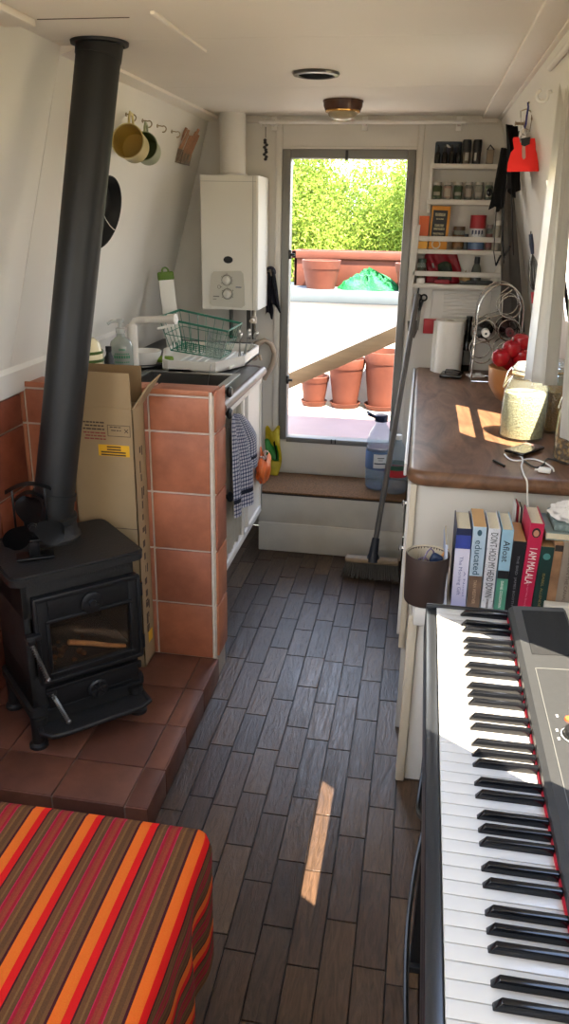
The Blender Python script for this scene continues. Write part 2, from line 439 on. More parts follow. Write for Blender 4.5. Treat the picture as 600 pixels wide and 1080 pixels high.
b = MB(); b.tube([(HX-.0145, PY0+.0005, HZ), (HX-.0145, PY0+.0005, 1.028)], .0052, 10); b.build('grout_corner', mat('white_grout', '#d2c5b6', .9, var=.1, scale=40), pier)
hearth = thing('tiled_hearth', 'raised terracotta tiled hearth slab under the black stove', 'hearth', (-.93, 1.92, 0))
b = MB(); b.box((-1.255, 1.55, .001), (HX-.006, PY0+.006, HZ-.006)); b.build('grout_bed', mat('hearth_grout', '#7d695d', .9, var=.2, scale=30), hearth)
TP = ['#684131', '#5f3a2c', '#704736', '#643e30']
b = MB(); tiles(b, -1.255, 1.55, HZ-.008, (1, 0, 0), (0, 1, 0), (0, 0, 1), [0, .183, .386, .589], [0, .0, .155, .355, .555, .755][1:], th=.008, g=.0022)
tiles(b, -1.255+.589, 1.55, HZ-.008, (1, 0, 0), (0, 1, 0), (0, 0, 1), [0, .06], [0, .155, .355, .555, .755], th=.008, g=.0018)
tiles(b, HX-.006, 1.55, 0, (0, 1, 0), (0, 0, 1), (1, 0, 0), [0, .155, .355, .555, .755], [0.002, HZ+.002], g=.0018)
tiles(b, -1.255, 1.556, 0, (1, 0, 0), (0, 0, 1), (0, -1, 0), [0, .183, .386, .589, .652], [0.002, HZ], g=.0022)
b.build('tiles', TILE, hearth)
TP = ['#8a4a35', '#7f4532', '#92503a']
b = MB(); b.tone('#b9ab9c').box((-1.258, .2, 0), (-1.25, PY0+.002, 1.0))
b.tone('#a3563b'); tiles(b, -1.25, PY0, 0, (0, -1, 0), (0, 0, 1), (1, 0, 0), [.012, .212, .412, .612, .812, 1.012, 1.212, 1.412], [.09, .29, .49, .69, .895, .998])
w = b.build('wall_tiling', TILE); struct(w)

# ------------------------------------------------------------------ world beyond the doorway
deck = MB(); deck.box((-2.2, YB+.05, .40), (1.4, 5.4, .445)); struct(deck.build('deck', mat('deck_paint', '#8f766f', .7, var=.08, scale=5)))
b = MB(); b.box((-2.2, YF, -.5), (-1.45, 5.5, -.45)); b.box((-60, 5.45, -.6), (60, 70, -.35)); b.box((-60, -40, -.6), (-2.3, 5.45, -.35)); b.box((2.3, -40, -.6), (60, 5.45, -.35))
struct(b.build('ground', mat('grass_bank', '#9a8d6c', .9, var=.3, scale=2)))
BULW = mat('bulwark_paint', '#e6e4de', .5, var=.02)
b = MB(); b.box((-2.0, 4.84, .445), (1.2, 4.90, 1.06)); b.box((-2.0, 3.86, .445), (-1.9, 4.9, 1.06)); b.box((.62, 3.86, .445), (.70, 4.9, 1.06))
struct(b.build('bulwark', BULW))
b = MB(); b.box((-2.05, 4.78, 1.06), (1.25, 5.3, 1.135), .008)
struct(b.build('trim_7', mat('rail_paint', '#5f686b', .45, var=.05)))
b = MB(); b.box((-1.9, 4.55, .445), (.62, 4.84, .458), .003)
struct(b.build('trim_8', mat('ledge_paint', '#a5a098', .6, var=.06)))
def plant_pot(c, rt, rb, h, label, saucer=True, rim=.2):
    t = thing('terracotta_pot', label, 'plant pot', c, group=None)
    b = MB(); z0 = .012 if saucer else 0
    b.lathe([(0, z0), (rb, z0), (rt*.9+.1*rb, z0+h*(1-rim)), (rt*1.0, z0+h*(1-rim)), (rt*1.06, z0+h*.985), (rt*1.04, z0+h), (rt*.95, z0+h), (rt*.9, z0+h*.8), (rb*.85, z0+.02), (0, z0+.02)], c, 40)
    b.build('pot', TERRA, t)
    if saucer: MB().lathe([(0, 0), (rb*1.1, 0), (rb*1.3, .03), (rb*1.22, .03), (rb*1.05, .013), (0, .013)], c, 40).build('saucer', TERRA, t)
    b = MB(); b.lathe([(0, z0+h*.78), (rt*.89, z0+h*.78), (rt*.86, z0+h*.70), (0, z0+h*.70)], c, 24); b.build('soil', mat('soil', '#3a2c22', .95, var=.3, scale=60), t)
    return t
zd = .458
plant_pot((-.605, 4.70, zd), .085, .062, .17, 'small terracotta pot on the deck, leftmost under the leaning plank')
plant_pot((-.415, 4.70, zd), .108, .072, .285, 'middle terracotta pot on the deck, its rim behind the plank')
plant_pot((-.195, 4.70, zd), .112, .080, .335, 'tallest terracotta pot on the deck, beside the right door frame')
plant_pot((-.612, 4.90, 1.135), .112, .085, .165, 'round terracotta pot on the stern rail, left of the green netting', False, .3)
plant_pot((-.05, 4.895, 1.135), .115, .085, .16, 'round terracotta pot on the stern rail, half hidden by the right door frame', False, .3)
t = thing('terracotta_trough', 'long terracotta planter trough on the stern rail behind the netting', 'planter', (-.42, 5.15, 1.135))
def trough(b, x0, x1, y0, y1, z0, z1, th):
    b.box((x0+.02, y0+.02, z0), (x1-.02, y1-.02, z0+.02))
    for p, q in (((x0, y0, z0), (x1, y0+th, z1)), ((x0, y1-th, z0), (x1, y1, z1)), ((x0, y0, z0), (x0+th, y1, z1)), ((x1-th, y0, z0), (x1, y1, z1))): b.box(p, q, .004)
    return b
b = trough(MB(), -.80, .06, 5.04, 5.26, 1.135, 1.335, .02); b.build('trough_body', TERRA, t)
b = trough(MB(), -.815, .075, 5.025, 5.275, 1.30, 1.345, .03); b.build('trough_rim', TERRA, t)
b = MB(); b.box((-.78, 5.06, 1.28), (.04, 5.24, 1.30)); b.build('soil', mat('soil', '#3a2c22', .95, var=.3, scale=60), t)
# green netting
b = MB(); r2 = random.Random(5)
def net(u, v):
    a = u*2*PI; r = (1-v)
    h = .085*(v**.6)*(1+.35*math.sin(5*a+1)+.25*math.sin(9*a*v+2))
    return V((-.325+(.175*math.cos(a))*r*(1+.12*math.sin(7*a)), 4.90+.09*math.sin(a)*r*(1+.15*math.sin(5*a)), 1.137+max(0, h)+.012*math.sin(13*a)*r*v))
b.sheet(net, 48, 14)
NET = mat('green_net', '#0c6a36', .6, var=.35, scale=45, bump=.6, bscale=120)
nt_ = b.build('garden_netting', NET, angle=70)
tag(nt_, 'crumpled bright green garden netting on the stern rail', 'netting')
b = MB(); r2 = random.Random(6)
for i in range(16):
    a = r2.uniform(0, PI); x0 = r2.uniform(-.46, -.20)
    b.tube([(x0+(k/6-.5)*.16*math.cos(a)+.01*math.sin(k*2+i), 4.885+(k/6-.5)*.10*math.sin(a), 1.15+.09*math.sin(k/6*PI)*r2.uniform(.7, 1.05)*max(.3, 1-abs(x0+.32)*4)) for k in range(7)], .006, 6)
b.build('netting_folds', NET, nt_)
# timber plank leaning across the doorway
p0, p1 = V((-1.10, 4.16, .50)), V((.60, 4.10, 1.335)); d = (p1-p0).normalized(); M = frame((p0+p1)/2, d, (0, 1, 0))
b = MB(); b.cbox((0, 0, 0), ((p1-p0).length, .032, .075), .003, M)
pm = attr_mat('plank_timber', 'tone', .7, ((4, 40, 40), .14), bump=.1)
b = MB(); b.tone('#8d7454').cbox((0, 0, 0), ((p1-p0).length, .032, .075), .003, M)
tag(b.build('timber_plank', pm), 'long pale timber plank leaning diagonally across the open doorway', 'plank')

# bushes on the bank
LEAF = attr_mat('leaf', 'tone', .85, trl=.5)
LEAF.node_tree.nodes['Principled BSDF'].inputs['Specular IOR Level'].default_value = .15
WOODY = mat('bark', '#6b5a45', .9, var=.3, scale=20)
def bush(name, label, c, size, n, cols, seed, ls=.055):
    t = thing(name, label, 'bush', c, group=None); r = random.Random(seed); b = MB(); c = V(c)
    lobes = [(V((r.uniform(-.55, .55)*size[0], r.uniform(-.5, .5)*size[1], r.uniform(.15, .85)*size[2])), r.uniform(.28, .5)) for _ in range(16)]
    for i in range(int(n*3.8)):
        l, lr = r.choice(lobes); d = V((r.gauss(0, 1), r.gauss(0, 1), r.gauss(0, 1))).normalized()
        p = c + l + V((d.x*size[0], d.y*size[1], d.z*size[2]*.6))*lr*r.uniform(.55, 1.05)
        if p.z < c.z+.02: continue
        u = V((r.gauss(0, 1), r.gauss(0, 1), r.gauss(0, 1))).normalized(); w = u.orthogonal().normalized(); k = ls*.36*r.uniform(.6, 1.3)
        b.tone(r.choice(cols))
        vs = [b.bm.verts.new(p+q) for q in (-u*k, w*k*.45, u*k, -w*k*.45)]
        b._tone([b.bm.faces.new(vs)])
    b.build('foliage', LEAF, t, smooth=False, recalc=False)
    b = MB()
    for i in range(9):
        e = c + r.choice(lobes)[0]; mid = (c+e)/2 + V((r.uniform(-.2, .2), r.uniform(-.1, .1), .1))
        b.tube([c+V((r.uniform(-.1, .1), 0, 0)), mid, e], [.035, .022, .008], 6)
    b.build('stem', WOODY, t)
G1 = ['#7c9038', '#6b8230', '#8d9d48', '#5c7328', '#758a36', '#9aa654']
G2 = ['#929a46', '#80893a', '#a0a352', '#717d32', '#989848']
G3 = ['#667c34', '#748a3e', '#586e2c', '#809446']
gz = -.35
bush('hedge_bush', 'tall bright green bush beyond the stern, filling the left of the doorway', (-1.55, 8.6, gz), (1.0, .8, 3.2), 15000, G1, 1)
bush('hedge_bush', 'bright green bush beyond the stern, middle of the doorway, under the sky gap', (-.55, 8.9, gz), (.75, .8, 2.75), 12000, G1, 2)
bush('hedge_bush', 'yellowish green bush beyond the stern at the right of the doorway', (.25, 8.4, gz), (.75, .7, 2.75), 11000, G2, 3)
bush('hedge_bush', 'darker green bush growing behind the others at the far left of the doorway', (-2.3, 9.6, gz), (1.3, .9, 3.7), 9000, G3, 4, .07)
bush('hedge_bush', 'green bush on the bank hidden behind the right door frame', (1.4, 9.2, gz), (1.0, .8, 3.0), 8000, G3, 5, .07)
bush('hedge_bush', 'low back row of green bush glimpsed through gaps under the sky', (-.5, 11.0, gz), (2.4, .8, 2.7), 12000, G3, 6, .08)

# ------------------------------------------------------------------ stove (front turned 44 degrees into the room)
SA = math.atan2(.699, .715); SC = (-.97, 1.936, HZ)
st = thing('wood_stove', 'black cast iron wood stove with a glass door on the tiled hearth', 'stove', SC, SA)
LM = world(st)
def SB(): return MB()
def sbuild(b, name, mt, par=st, **k):
    b.bm.transform(LM); return b.build(name, mt, par, **k)
z = lambda v: v-HZ               # world height to stove height
def rrect(x0, x1, y0, y1, r, zz, n=5):
    P = []
    for cx, cy, a in ((x1-r, y1-r, 0), (x0+r, y1-r, 90), (x0+r, y0+r, 180), (x1-r, y0+r, 270)):
        for i in range(n+1): P.append((cx+r*math.cos(rad(a+90*i/n)), cy+r*math.sin(rad(a+90*i/n)), zz))
    return P
b = SB()
for p, q in (((-.163, -.128, z(.185)), (-.143, .14, z(.616))), ((.150, -.128, z(.185)), (.163, .14, z(.616))), ((-.163, .125, z(.185)), (.163, .14, z(.616))), ((-.163, -.128, z(.185)), (.163, .14, z(.318))), ((-.163, -.128, z(.50)), (.163, .14, z(.616)))): b.box(p, q, .004)
b.prism(rrect(-.176, .176, -.142, .15, .015, z(.197)), (0, 0, .024)); sbuild(b, 'body', IRON)
b = SB(); b.prism(rrect(-.193, .193, -.157, .157, .035, z(.614)), (0, 0, .020)); b.prism(rrect(-.186, .186, -.15, .15, .03, z(.634)), (0, 0, .006)); sbuild(b, 'top_plate', IRON)
for sx in (-1, 1):
    for sy in (-.122, .11):
        b = SB(); b.tube([(sx*.148, sy, z(.19)), (sx*.152, sy, z(.14)), (sx*.156, sy, .012)], [.026, .021, .019], 14); b.lathe([(0, 0), (.027, 0), (.027, .01), (.02, .016), (0, .016)], (sx*.156, sy, 0), 18); sbuild(b, 'leg', IRON)
# ash lip
lipz = .152
b = SB(); lp = [(-.15, -.12), (-.158, -.172), (-.138, -.202), (-.1, -.208), (.13, -.208), (.165, -.192), (.170, -.12)]
b.prism([(x, y, z(lipz)) for x, y in lp], (0, 0, .010)); b.tube([(x, y, z(lipz+.010)) for x, y in lp], .0075, 10)
b.prism(rrect(-.158, .158, -.128, .13, .012, z(.150)), (0, 0, .04)); sbuild(b, 'ash_lip', IRON)
# main door with glass
door = None
b = SB(); fy = -.128
gx0, gx1, gz0, gz1 = -.102, .132, z(.335), z(.488); dx0, dx1, dz0, dz1 = -.14, .166, z(.305), z(.568)
for p, q in (((dx0, dz0), (gx0, dz1)), ((gx1, dz0), (dx1, dz1)), ((gx0, dz0), (gx1, gz0)), ((gx0, gz1), (gx1, dz1))): b.box((p[0], fy-.026, p[1]), (q[0], fy, q[1]), .002)
for p, q in (((dx0, dz1-.012), (dx1, dz1+.004)), ((dx0, dz0-.004), (dx1, dz0+.009)), ((dx0-.003, dz0), (dx0+.009, dz1)), ((dx1-.009, dz0), (dx1+.003, dz1))): b.box((p[0], fy-.032, p[1]), (q[0], fy-.02, q[1]), .004)
for p, q in (((gx0-.01, gz0-.01), (gx1+.01, gz0)), ((gx0-.01, gz1), (gx1+.01, gz1+.01)), ((gx0-.01, gz0), (gx0, gz1)), ((gx1, gz0), (gx1+.01, gz1))): b.box((p[0], fy-.031, p[1]), (q[0], fy-.02, q[1]), .003)
door = sbuild(b, 'door', IRON2)
b = SB(); b.box((gx0-.004, fy-.018, gz0-.004), (gx1+.004, fy-.014, gz1+.004)); sbuild(b, 'glass', glass_mat('sooty_glass', '#dccab6', .06, .015), door)
RX = Mx.Rotation(PI/2, 4, 'X')
b = SB(); b.lathe([(0, 0), (.027, 0), (.031, .004), (.031, .009), (.025, .012), (.012, .012), (.010, .018), (0, .019)], (.02, fy-.026, z(.522)), 28, RX); b.cbox((.03, fy-.042, z(.515)), (.012, .006, .008), .002); sbuild(b, 'air_dial', IRON2, door)
for hz in (.515, .342):
    b = SB(); b.cyl((.174, fy-.012, z(hz)-.02), (.174, fy-.012, z(hz)+.02), .008, n=12); b.box((.15, fy-.018, z(hz)-.008), (.176, fy-.004, z(hz)+.008), .002); sbuild(b, 'hinge', IRON2, door)
def spring_handle(p, q, par):
    b = SB(); p, q = V(p), V(q); d = q-p; n = 90; u = d.orthogonal().normalized(); w = d.normalized().cross(u)
    b.tube([p + d*(i/n) + (u*math.cos(i*1.05)+w*math.sin(i*1.05))*.0055 for i in range(n+1)], .0017, 5); b.tube([p-d*.08, q+d*.02], .0035, 8); b.ball(q+d*.04, .008, n=10)
    sbuild(b, 'spring_handle', mat('spring_steel', '#8e8c88', .3, .9), par)
b = SB(); b.box((-.172, fy-.046, z(.455)), (-.130, fy-.022, z(.472)), .004); b.box((-.17, fy-.05, z(.448)), (-.15, fy-.03, z(.466)), .004); lt = sbuild(b, 'latch', IRON2, door)
spring_handle((-.16, fy-.044, z(.452)), (-.128, fy-.05, z(.335)), door)
# ash pit door
b = SB(); b.box((-.122, fy-.022, z(.215)), (.15, fy, z(.282)), .004)
for p, q in (((-.128, z(.275)), (.156, z(.285))), ((-.128, z(.212)), (.156, z(.218)))): b.box((p[0], fy-.026, p[1]), (q[0], fy-.014, q[1]), .002)
b.box((.02, fy-.026, z(.226)), (.13, fy-.02, z(.231)), .001); ash = sbuild(b, 'ash_door', IRON2)
b = SB(); b.lathe([(0, 0), (.028, 0), (.030, .004), (.030, .009), (.024, .013), (.008, .011), (.007, .017), (0, .018)], (.02, fy-.022, z(.240)), 28, RX)
for i in range(3): b.cbox((0, 0, 0), (.008, .008, .05), .002, Mx.Translation((.02, fy-.033, z(.240))) @ Mx.Rotation(rad(60*i+15), 4, 'Y'))
sbuild(b, 'air_wheel', IRON2, ash)
b = SB(); b.box((-.13, fy-.03, z(.262)), (-.1, fy-.02, z(.275)), .003); sbuild(b, 'latch', IRON2, ash)
spring_handle((-.112, fy-.032, z(.262)), (-.083, fy-.05, z(.180)), ash)
for hz in (.268, .232):
    b = SB(); b.cyl((.158, fy-.012, z(hz)-.009), (.158, fy-.012, z(hz)+.009), .008, n=12); sbuild(b, 'hinge', IRON2, ash)
# firebox lining and flue collar, embossed strip of lettering too worn to read
b = SB(); b.box((-.1425, .118, z(.319)), (.1495, .1245, z(.499))); b.box((-.1425, -.12, z(.319)), (.1495, .118, z(.321))); sbuild(b, 'firebox', mat('soot', '#120d09', .95, var=.4, scale=30))
b = SB(); b.lathe([(.0, 0), (.08, 0), (.08, .01), (.073, .018), (.068, .05), (.072, .055), (.072, .068), (.064, .072), (0, .072)], (.007, .083, z(.638)), 36); sbuild(b, 'flue_collar', IRON)
b = SB(); r2 = random.Random(3); x = -.024
for ch in range(7):
    wd = .0085
    b.box((x, -.1285, z(.593)), (x+.002, -.1300, z(.606)), .0004, seg=1); b.box((x+wd-.003, -.1285, z(.593)), (x+wd-.001, -.13, z(.606)), .0004, seg=1); b.box((x, -.1285, z(.604)), (x+wd-.001, -.13, z(.606)), .0004, seg=1); x += wd+.0025
sbuild(b, 'worn_lettering', IRON)
lg = MB(); lg.bm.verts.ensure_lookup_table()
lg.tube([(-.045, -.128, z(.400)), (.02, -.129, z(.376)), (.07, -.130, z(.354)), (.122, -.131, z(.337))], [.0085, .008, .0075, .006], 10)
lg.bm.transform(LM); tag(lg.build('firewood_stick', mat('split_wood', '#f0dfc6', .8, var=.2, scale=50)), 'pale stick of firewood lying behind the glass of the stove door', 'firewood')
lg = MB(); r2 = random.Random(9)
for i in range(26): lg.ball((r2.uniform(-.12, .04), r2.uniform(-.115, .0), z(.327)+abs(r2.gauss(0, .010))), r2.uniform(.006, .012), (1, 1, .8), 8)
lg.bm.transform(LM); o = lg.build('ash_bed', mat('ember_ash', '#6b5130', .9, var=.4, scale=60)); o['kind'] = 'stuff'; tag(o, 'brownish ash and char heaped low behind the stove glass', 'ash')

# flue pipe, leaning with the cabin side
fl = thing('flue_pipe', 'thick matt black flue pipe leaning from the stove up to the ceiling', 'flue', (-1.023, 2.0, .71))
PIPE = mat('flue_black', '#101112', .5, var=.08, scale=10, bump=.04, bscale=60)
P0 = LM @ V((.007, .083, z(.700))); P1 = V((-.872, 2.205, CH-.004)); dd = (P1-P0)
b = MB(); b.cyl(P0, P0+dd*.05, .061, .059, 40); b.cyl(P0+dd*.045, P0+dd*.06, .0625, n=40); b.cyl(P0, P1, .0575, n=48); b.build('pipe', PIPE, fl)
b = MB(); b.lathe([(.0, 0), (.060, 0), (.064, -.006), (.074, -.004), (.075, .003), (0, .003)], (P1.x, P1.y, CH-.004), 40); b.cyl(P1, P1-dd*.028, .0605, .0595, 40); b.build('ceiling_collar', mat('collar_black', '#121213', .5, var=.05), fl)

# stove fan
FB = V((-1.005, 1.845, .641)); fan = thing('stove_fan', 'small black heat-powered fan with broad blades standing on the stove top', 'fan', FB)
FANB = mat('anodised_black', '#0d0d0e', .35, metal=.3, var=.05); FT = rad(30)
def fan_l(b): b.bm.transform(Mx.Translation(FB) @ Mx.Rotation(FT, 4, 'Z')); return b
b = MB(); b.cbox((0, .0, .006), (.10, .055, .006), .002); b.cbox((0, 0, .03), (.03, .02, .045), .003); b.cbox((0, .006, .055), (.046, .05, .008), .002); fan_l(b).build('base', FANB, fan)
b = MB()
for x in (-.042, .042):
    b.box((x-.003, .014, .055), (x+.003, .04, .195), .001)
b.box((-.02, .016, .05), (.02, .04, .13), .002)
for k, hh in ((.055, .205), (.035, .18)):
    pts = [(-k*1.1, .028, hh-.018), (-k*.6, .028, hh-.003), (0, .028, hh), (k*.6, .028, hh-.003), (k*1.1, .028, hh-.018)]
    b.sheet(lambda u, v: V(pts[0]).lerp(V(pts[-1]), u) + V((0, (v-.5)*.036, .02*math.sin(PI*u))), 12, 1, thick=.004)
fan_l(b).build('heat_sink', FANB, fan)
b = MB(); b.cyl((0, .02, .105), (0, -.045, .105), .012, n=18); b.cyl((0, -.045, .105), (0, -.052, .105), .009, n=18); b.cyl((0, .03, .105), (0, .005, .105), .02, n=18); hub = fan_l(b).build('motor_hub', FANB, fan)
for a in (95, 215, 335):
    b = MB()
    def blade(u, v):
        r = .008+.080*u; wd = max(.006, .040*math.sin(PI*min(1, .10+u*.86))**.55*(.6+.5*u)) if u < .999 else .008; t = (v-.5)*2
        return V((r*1.0, -.036+t*.007*(.3+u), t*wd))
    b.sheet(blade, 12, 6, thick=.0012)
    b.bm.transform(Mx.Translation((0, 0, .105)) @ Mx.Rotation(rad(-a), 4, 'Y')); fan_l(b).build('blade', FANB, fan)

# ------------------------------------------------------------------ cardboard box
CARD = mat('cardboard', '#9a8260', .85, var=.05, scale=8); CARDI = mat('cardboard_inside', '#7d6546', .9, var=.05)
bx = thing('cardboard_box', 'tall open brown cardboard box standing between the stove and the tiled pier', 'box', (-.93, 2.245, HZ), 0)
BX0, BX1, BY0, BY1, BZ = -1.035, -.832, 2.196, 2.296, .99
b = MB(); tk = .005
for p, q in (((BX0, BY0), (BX1, BY0+tk)), ((BX0, BY1-tk), (BX1, BY1)), ((BX0, BY0), (BX0+tk, BY1)), ((BX1-tk, BY0), (BX1, BY1))): b.box((p[0], p[1], HZ+.002), (q[0], q[1], BZ), .001, seg=1)
b.box((BX0, BY0, HZ+.002), (BX1, BY1, HZ+.008)); b.build('carton', CARD, bx)
b = MB(); b.prism([(BX0+.005, BY0+.001, BZ), (BX1-.004, BY0+.001, BZ), (BX1-.004, BY0-.006, BZ+.108), (BX0+.005, BY0-.006, BZ+.108)], (0, .004, 0)); b.build('flap', CARD, bx)
b = MB(); b.prism([(BX1-.003, BY0+.004, BZ), (BX1-.003, BY1-.004, BZ), (BX1+.058, BY1-.004, BZ+.092), (BX1+.050, BY0+.006, BZ+.075)], (.004, 0, -.002)); b.build('flap', CARD, bx)
b = MB(); b.prism([(BX0+.005, BY1-.003, BZ), (BX1-.004, BY1-.003, BZ), (BX1-.004, BY1+.006, BZ+.112), (BX0+.005, BY1+.006, BZ+.112)], (0, -.004, 0)); b.build('flap', CARDI, bx)
INKC = mat('print_ink', '#4a3a2e', .9, var=0); INKR = mat('print_red', '#8a4038', .9, var=0); YEL = mat('yellow_label', '#d9a520', .6, var=.03)
b = MB(); r2 = random.Random(4)
def lines(b, x0, x1, ztop, n, dz, y, h=.0042):
    for i in range(n):
        x = x0 + r2.uniform(0, .3)*(x1-x0)*.5
        while x < x1-.004:
            l = min(r2.uniform(.006, .016), x1-x); b.box((x, y, ztop-i*dz), (x+l, y-.0006, ztop-i*dz-h)); x += l+.0025
lines(b, -.995, -.925, .945, 3, .0105, BY0, .0045)
b.build('printed_text', INKC, bx); b = MB()
b.box((-.915, BY0, .937), (-.842, BY0-.0006, .9355)); b.box((-.915, BY0, .903), (-.842, BY0-.0006, .9015)); b.box((-.915, BY0, .937), (-.9135, BY0-.0006, .9015)); b.box((-.8435, BY0, .937), (-.842, BY0-.0006, .9015))
lines(b, -.908, -.872, .932, 2, .010, BY0, .003)
b.cbox((-.855, BY0-.0003, .92), (.016, .0006, .002), 0, Mx.Translation((-.855, BY0, .92)) @ Mx.Rotation(rad(45), 4, 'Y') @ Mx.Translation((.855, -BY0, -.92))); b.cbox((-.855, BY0-.0003, .92), (.016, .0006, .002), 0, Mx.Translation((-.855, BY0, .92)) @ Mx.Rotation(rad(-45), 4, 'Y') @ Mx.Translation((.855, -BY0, -.92)))
b.build('handling_mark', INKC, bx); b = MB()
for i in range(15):
    zz = .86-i*.045; b.box((BX1, 2.235+r2.uniform(-.006, .006), zz), (BX1+.0006, 2.241+r2.uniform(0, .012), zz-r2.uniform(.015, .04)))
    if i % 3 == 0: b.box((BX1, 2.255, zz), (BX1+.0006, 2.262, zz-.03))
for zz in (.33, .28, .235): b.box((BX1, 2.23, zz), (BX1+.0006, 2.252, zz-.005)); b.box((BX1, 2.23, zz), (BX1+.0006, 2.234, zz-.026)); b.box((BX1, 2.248, zz), (BX1+.0006, 2.252, zz-.02))
b.build('side_print', INKC, bx)
b = MB(); lines(b, -.995, -.922, .912, 3, .0095, BY0, .004); b.build('red_print', INKR, bx)
b = MB(); b.box((-.948, BY0, .874), (-.848, BY0-.0008, .838)); yl = b.build('yellow_sticker', YEL, bx)
b = MB()
for i in range(4): b.box((-.94+(.02 if i < 2 else 0), BY0-.0008, .870-i*.0085), (-.86+(.0 if i > 1 else -.015), BY0-.0013, .8655-i*.0085))
b.build('sticker_text', INKC, yl)
b = MB(); b.box((BX1, 2.238, .205), (BX1+.001, 2.275, .165)); b.build('small_yellow_sticker', YEL, bx)
b = MB(); b.box((BX0+.003, BY0, .60), (BX1-.003, BY0-.0004, .598)); b.build('crease', INKC, bx)

# ------------------------------------------------------------------ sink run along the left side
WZ = .962; FX = -.62
cab = thing('sink_cabinet', 'white sink cabinet with cream curtain fronts behind the tiled pier', 'cabinet', (-.9, 2.8, .33))
b = MB()
b.box((FX-.025, PY1+.002, WZ-.06), (FX, 3.14, WZ-.028), .003); b.box((FX-.025, PY1+.002, .335), (FX, 3.14, .365), .003)
for y in (PY1+.002, 2.78, 2.862, 3.118): b.box((FX-.025, y, .34), (FX, y+.022, WZ-.03), .003)
b.box((FX-.018, 2.87, .36), (FX-.008, 3.12, WZ-.05)); b.box((-1.2, 3.12, .335), (FX, 3.14, WZ-.03)); b.box((-1.245, PY1+.002, .335), (FX-.01, 3.14, .35)); b.box((-1.245, PY1+.002, .33), (-1.235, 3.14, WZ-.03))
b.build('frame', mat('cabinet_white', '#dcd6cd', .45, var=.03), cab)
CURT = mat('cream_curtain', '#ccc3b0', .9, var=.06, scale=20)
for y0, y1 in ((PY1+.024, 2.60), (2.60, 2.785)):
    b = MB(); b.sheet(lambda u, v: V((FX-.016+.006*math.sin(u*34)+.004*math.sin(u*13+v*3), y0+(y1-y0)*u, .362+(WZ-.06-.362)*v)), 60, 10, thick=.0015); b.build('curtain_panel', CURT, cab, angle=80)
b = MB(); b.box((-1.22, PY1, .002), (-.92, 3.14, .33)); b.build('plinth', mat('plinth_dark', '#4a4540', .7, var=.1), cab)
# worktop with a hole for the basin
wt = thing('kitchen_worktop', 'dark grey worktop with a steel front edge around the kitchen sink', 'worktop', (-.93, 3.0, WZ-.03))
BK = mat('dark_laminate', '#35332f', .35, var=.12, scale=30); SX0, SX1, SY0, SY1 = -1.02, -.70, 2.50, 2.92
b = MB()
for p, q in (((-1.252, PY1+.002), (SX0, 3.14)), ((SX1, PY1+.002), (FX+.004, 3.14)), ((SX0, PY1+.002), (SX1, SY0)), ((SX0, SY1), (SX1, 3.14)), ((-1.252, 3.14), (-.765, YB-.014))): b.box((p[0], p[1], WZ-.028), (q[0], q[1], WZ), .002)
b.build('slab', BK, wt)
b = MB(); b.tube([(FX+.004, PY1+.004, WZ-.012), (FX+.004, 3.12, WZ-.012)], .0175, 16); b.tube([(FX+.004, 3.12, WZ-.012), (FX-.03, 3.15, WZ-.012), (-.765, 3.17, WZ-.012)], .016, 12); b.build('edge_rail', mat('brushed_edge', '#6f615b', .45, metal=.2, var=.05), wt)
snk = thing('kitchen_sink', 'stainless steel basin let into the dark worktop', 'sink', (-.86, 2.71, WZ-.14))
b = MB(); t = .004
for p, q in (((SX0-.03, SY0-.03), (SX0, SY1+.03)), ((SX1, SY0-.03), (SX1+.03, SY1+.03)), ((SX0, SY0-.03), (SX1, SY0)), ((SX0, SY1), (SX1, SY1+.03))): b.box((p[0], p[1], WZ+.0005), (q[0], q[1], WZ+.005), .002)
b.build('rim', STEEL, snk)
b = MB(); z0 = WZ-.14
for p, q in (((SX0, SY0, z0), (SX0+t, SY1, WZ)), ((SX1-t, SY0, z0), (SX1, SY1, WZ)), ((SX0, SY0, z0), (SX1, SY0+t, WZ)), ((SX0, SY1-t, z0), (SX1, SY1, WZ)), ((SX0, SY0, z0), (SX1, SY1, z0+t))): b.box(p, q)
b.lathe([(0, .003), (.025, .003), (.03, .001), (0, .001)], ((SX0+SX1)/2, (SY0+SY1)/2, z0+t), 20); b.build('basin', mat('basin_steel', '#6f6d69', .35, metal=.9, var=.1), snk)
# tap
tp = thing('kitchen_tap', 'pale matt tap with a long straight spout over the sink', 'tap', (-1.075, 2.86, WZ))
TAPM = mat('tap_beige', '#d8d2c8', .4, var=.02)
q = W(147, 338, Y=2.88); e = W(184, 335, Y=2.84)
b = MB(); b.lathe([(0, 0), (.03, 0), (.028, .008), (.022, .012), (0, .012)], (-1.075, 2.88, WZ), 24); b.cyl((-1.075, 2.88, WZ), (-1.075, 2.88, WZ+.185), .0195, n=20); b.build('column', TAPM, tp)
b = MB(); b.tube([(-1.075, 2.88, WZ+.16), (-1.073, 2.88, WZ+.185), (-1.062, 2.88, WZ+.198), (-1.04, 2.879, WZ+.203), (-.90, 2.86, WZ+.214)], .0135, 18); b.tube([(-.925, 2.864, WZ+.212), (-.895, 2.859, WZ+.2145)], .0195, 20); b.build('spout', TAPM, tp)
b = MB(); b.box((-.97, 2.862, WZ+.178), (-.905, 2.872, WZ+.187), .002, Mx.Translation((-.94, 2.867, WZ+.18)) @ Mx.Rotation(rad(-16), 4, 'Y') @ Mx.Translation((.94, -2.867, -WZ-.18))); b.cyl((-.8955, 2.859, WZ+.2145), (-.893, 2.8585, WZ+.2147), .013, n=18); b.build('lever', WHITEP, tp)
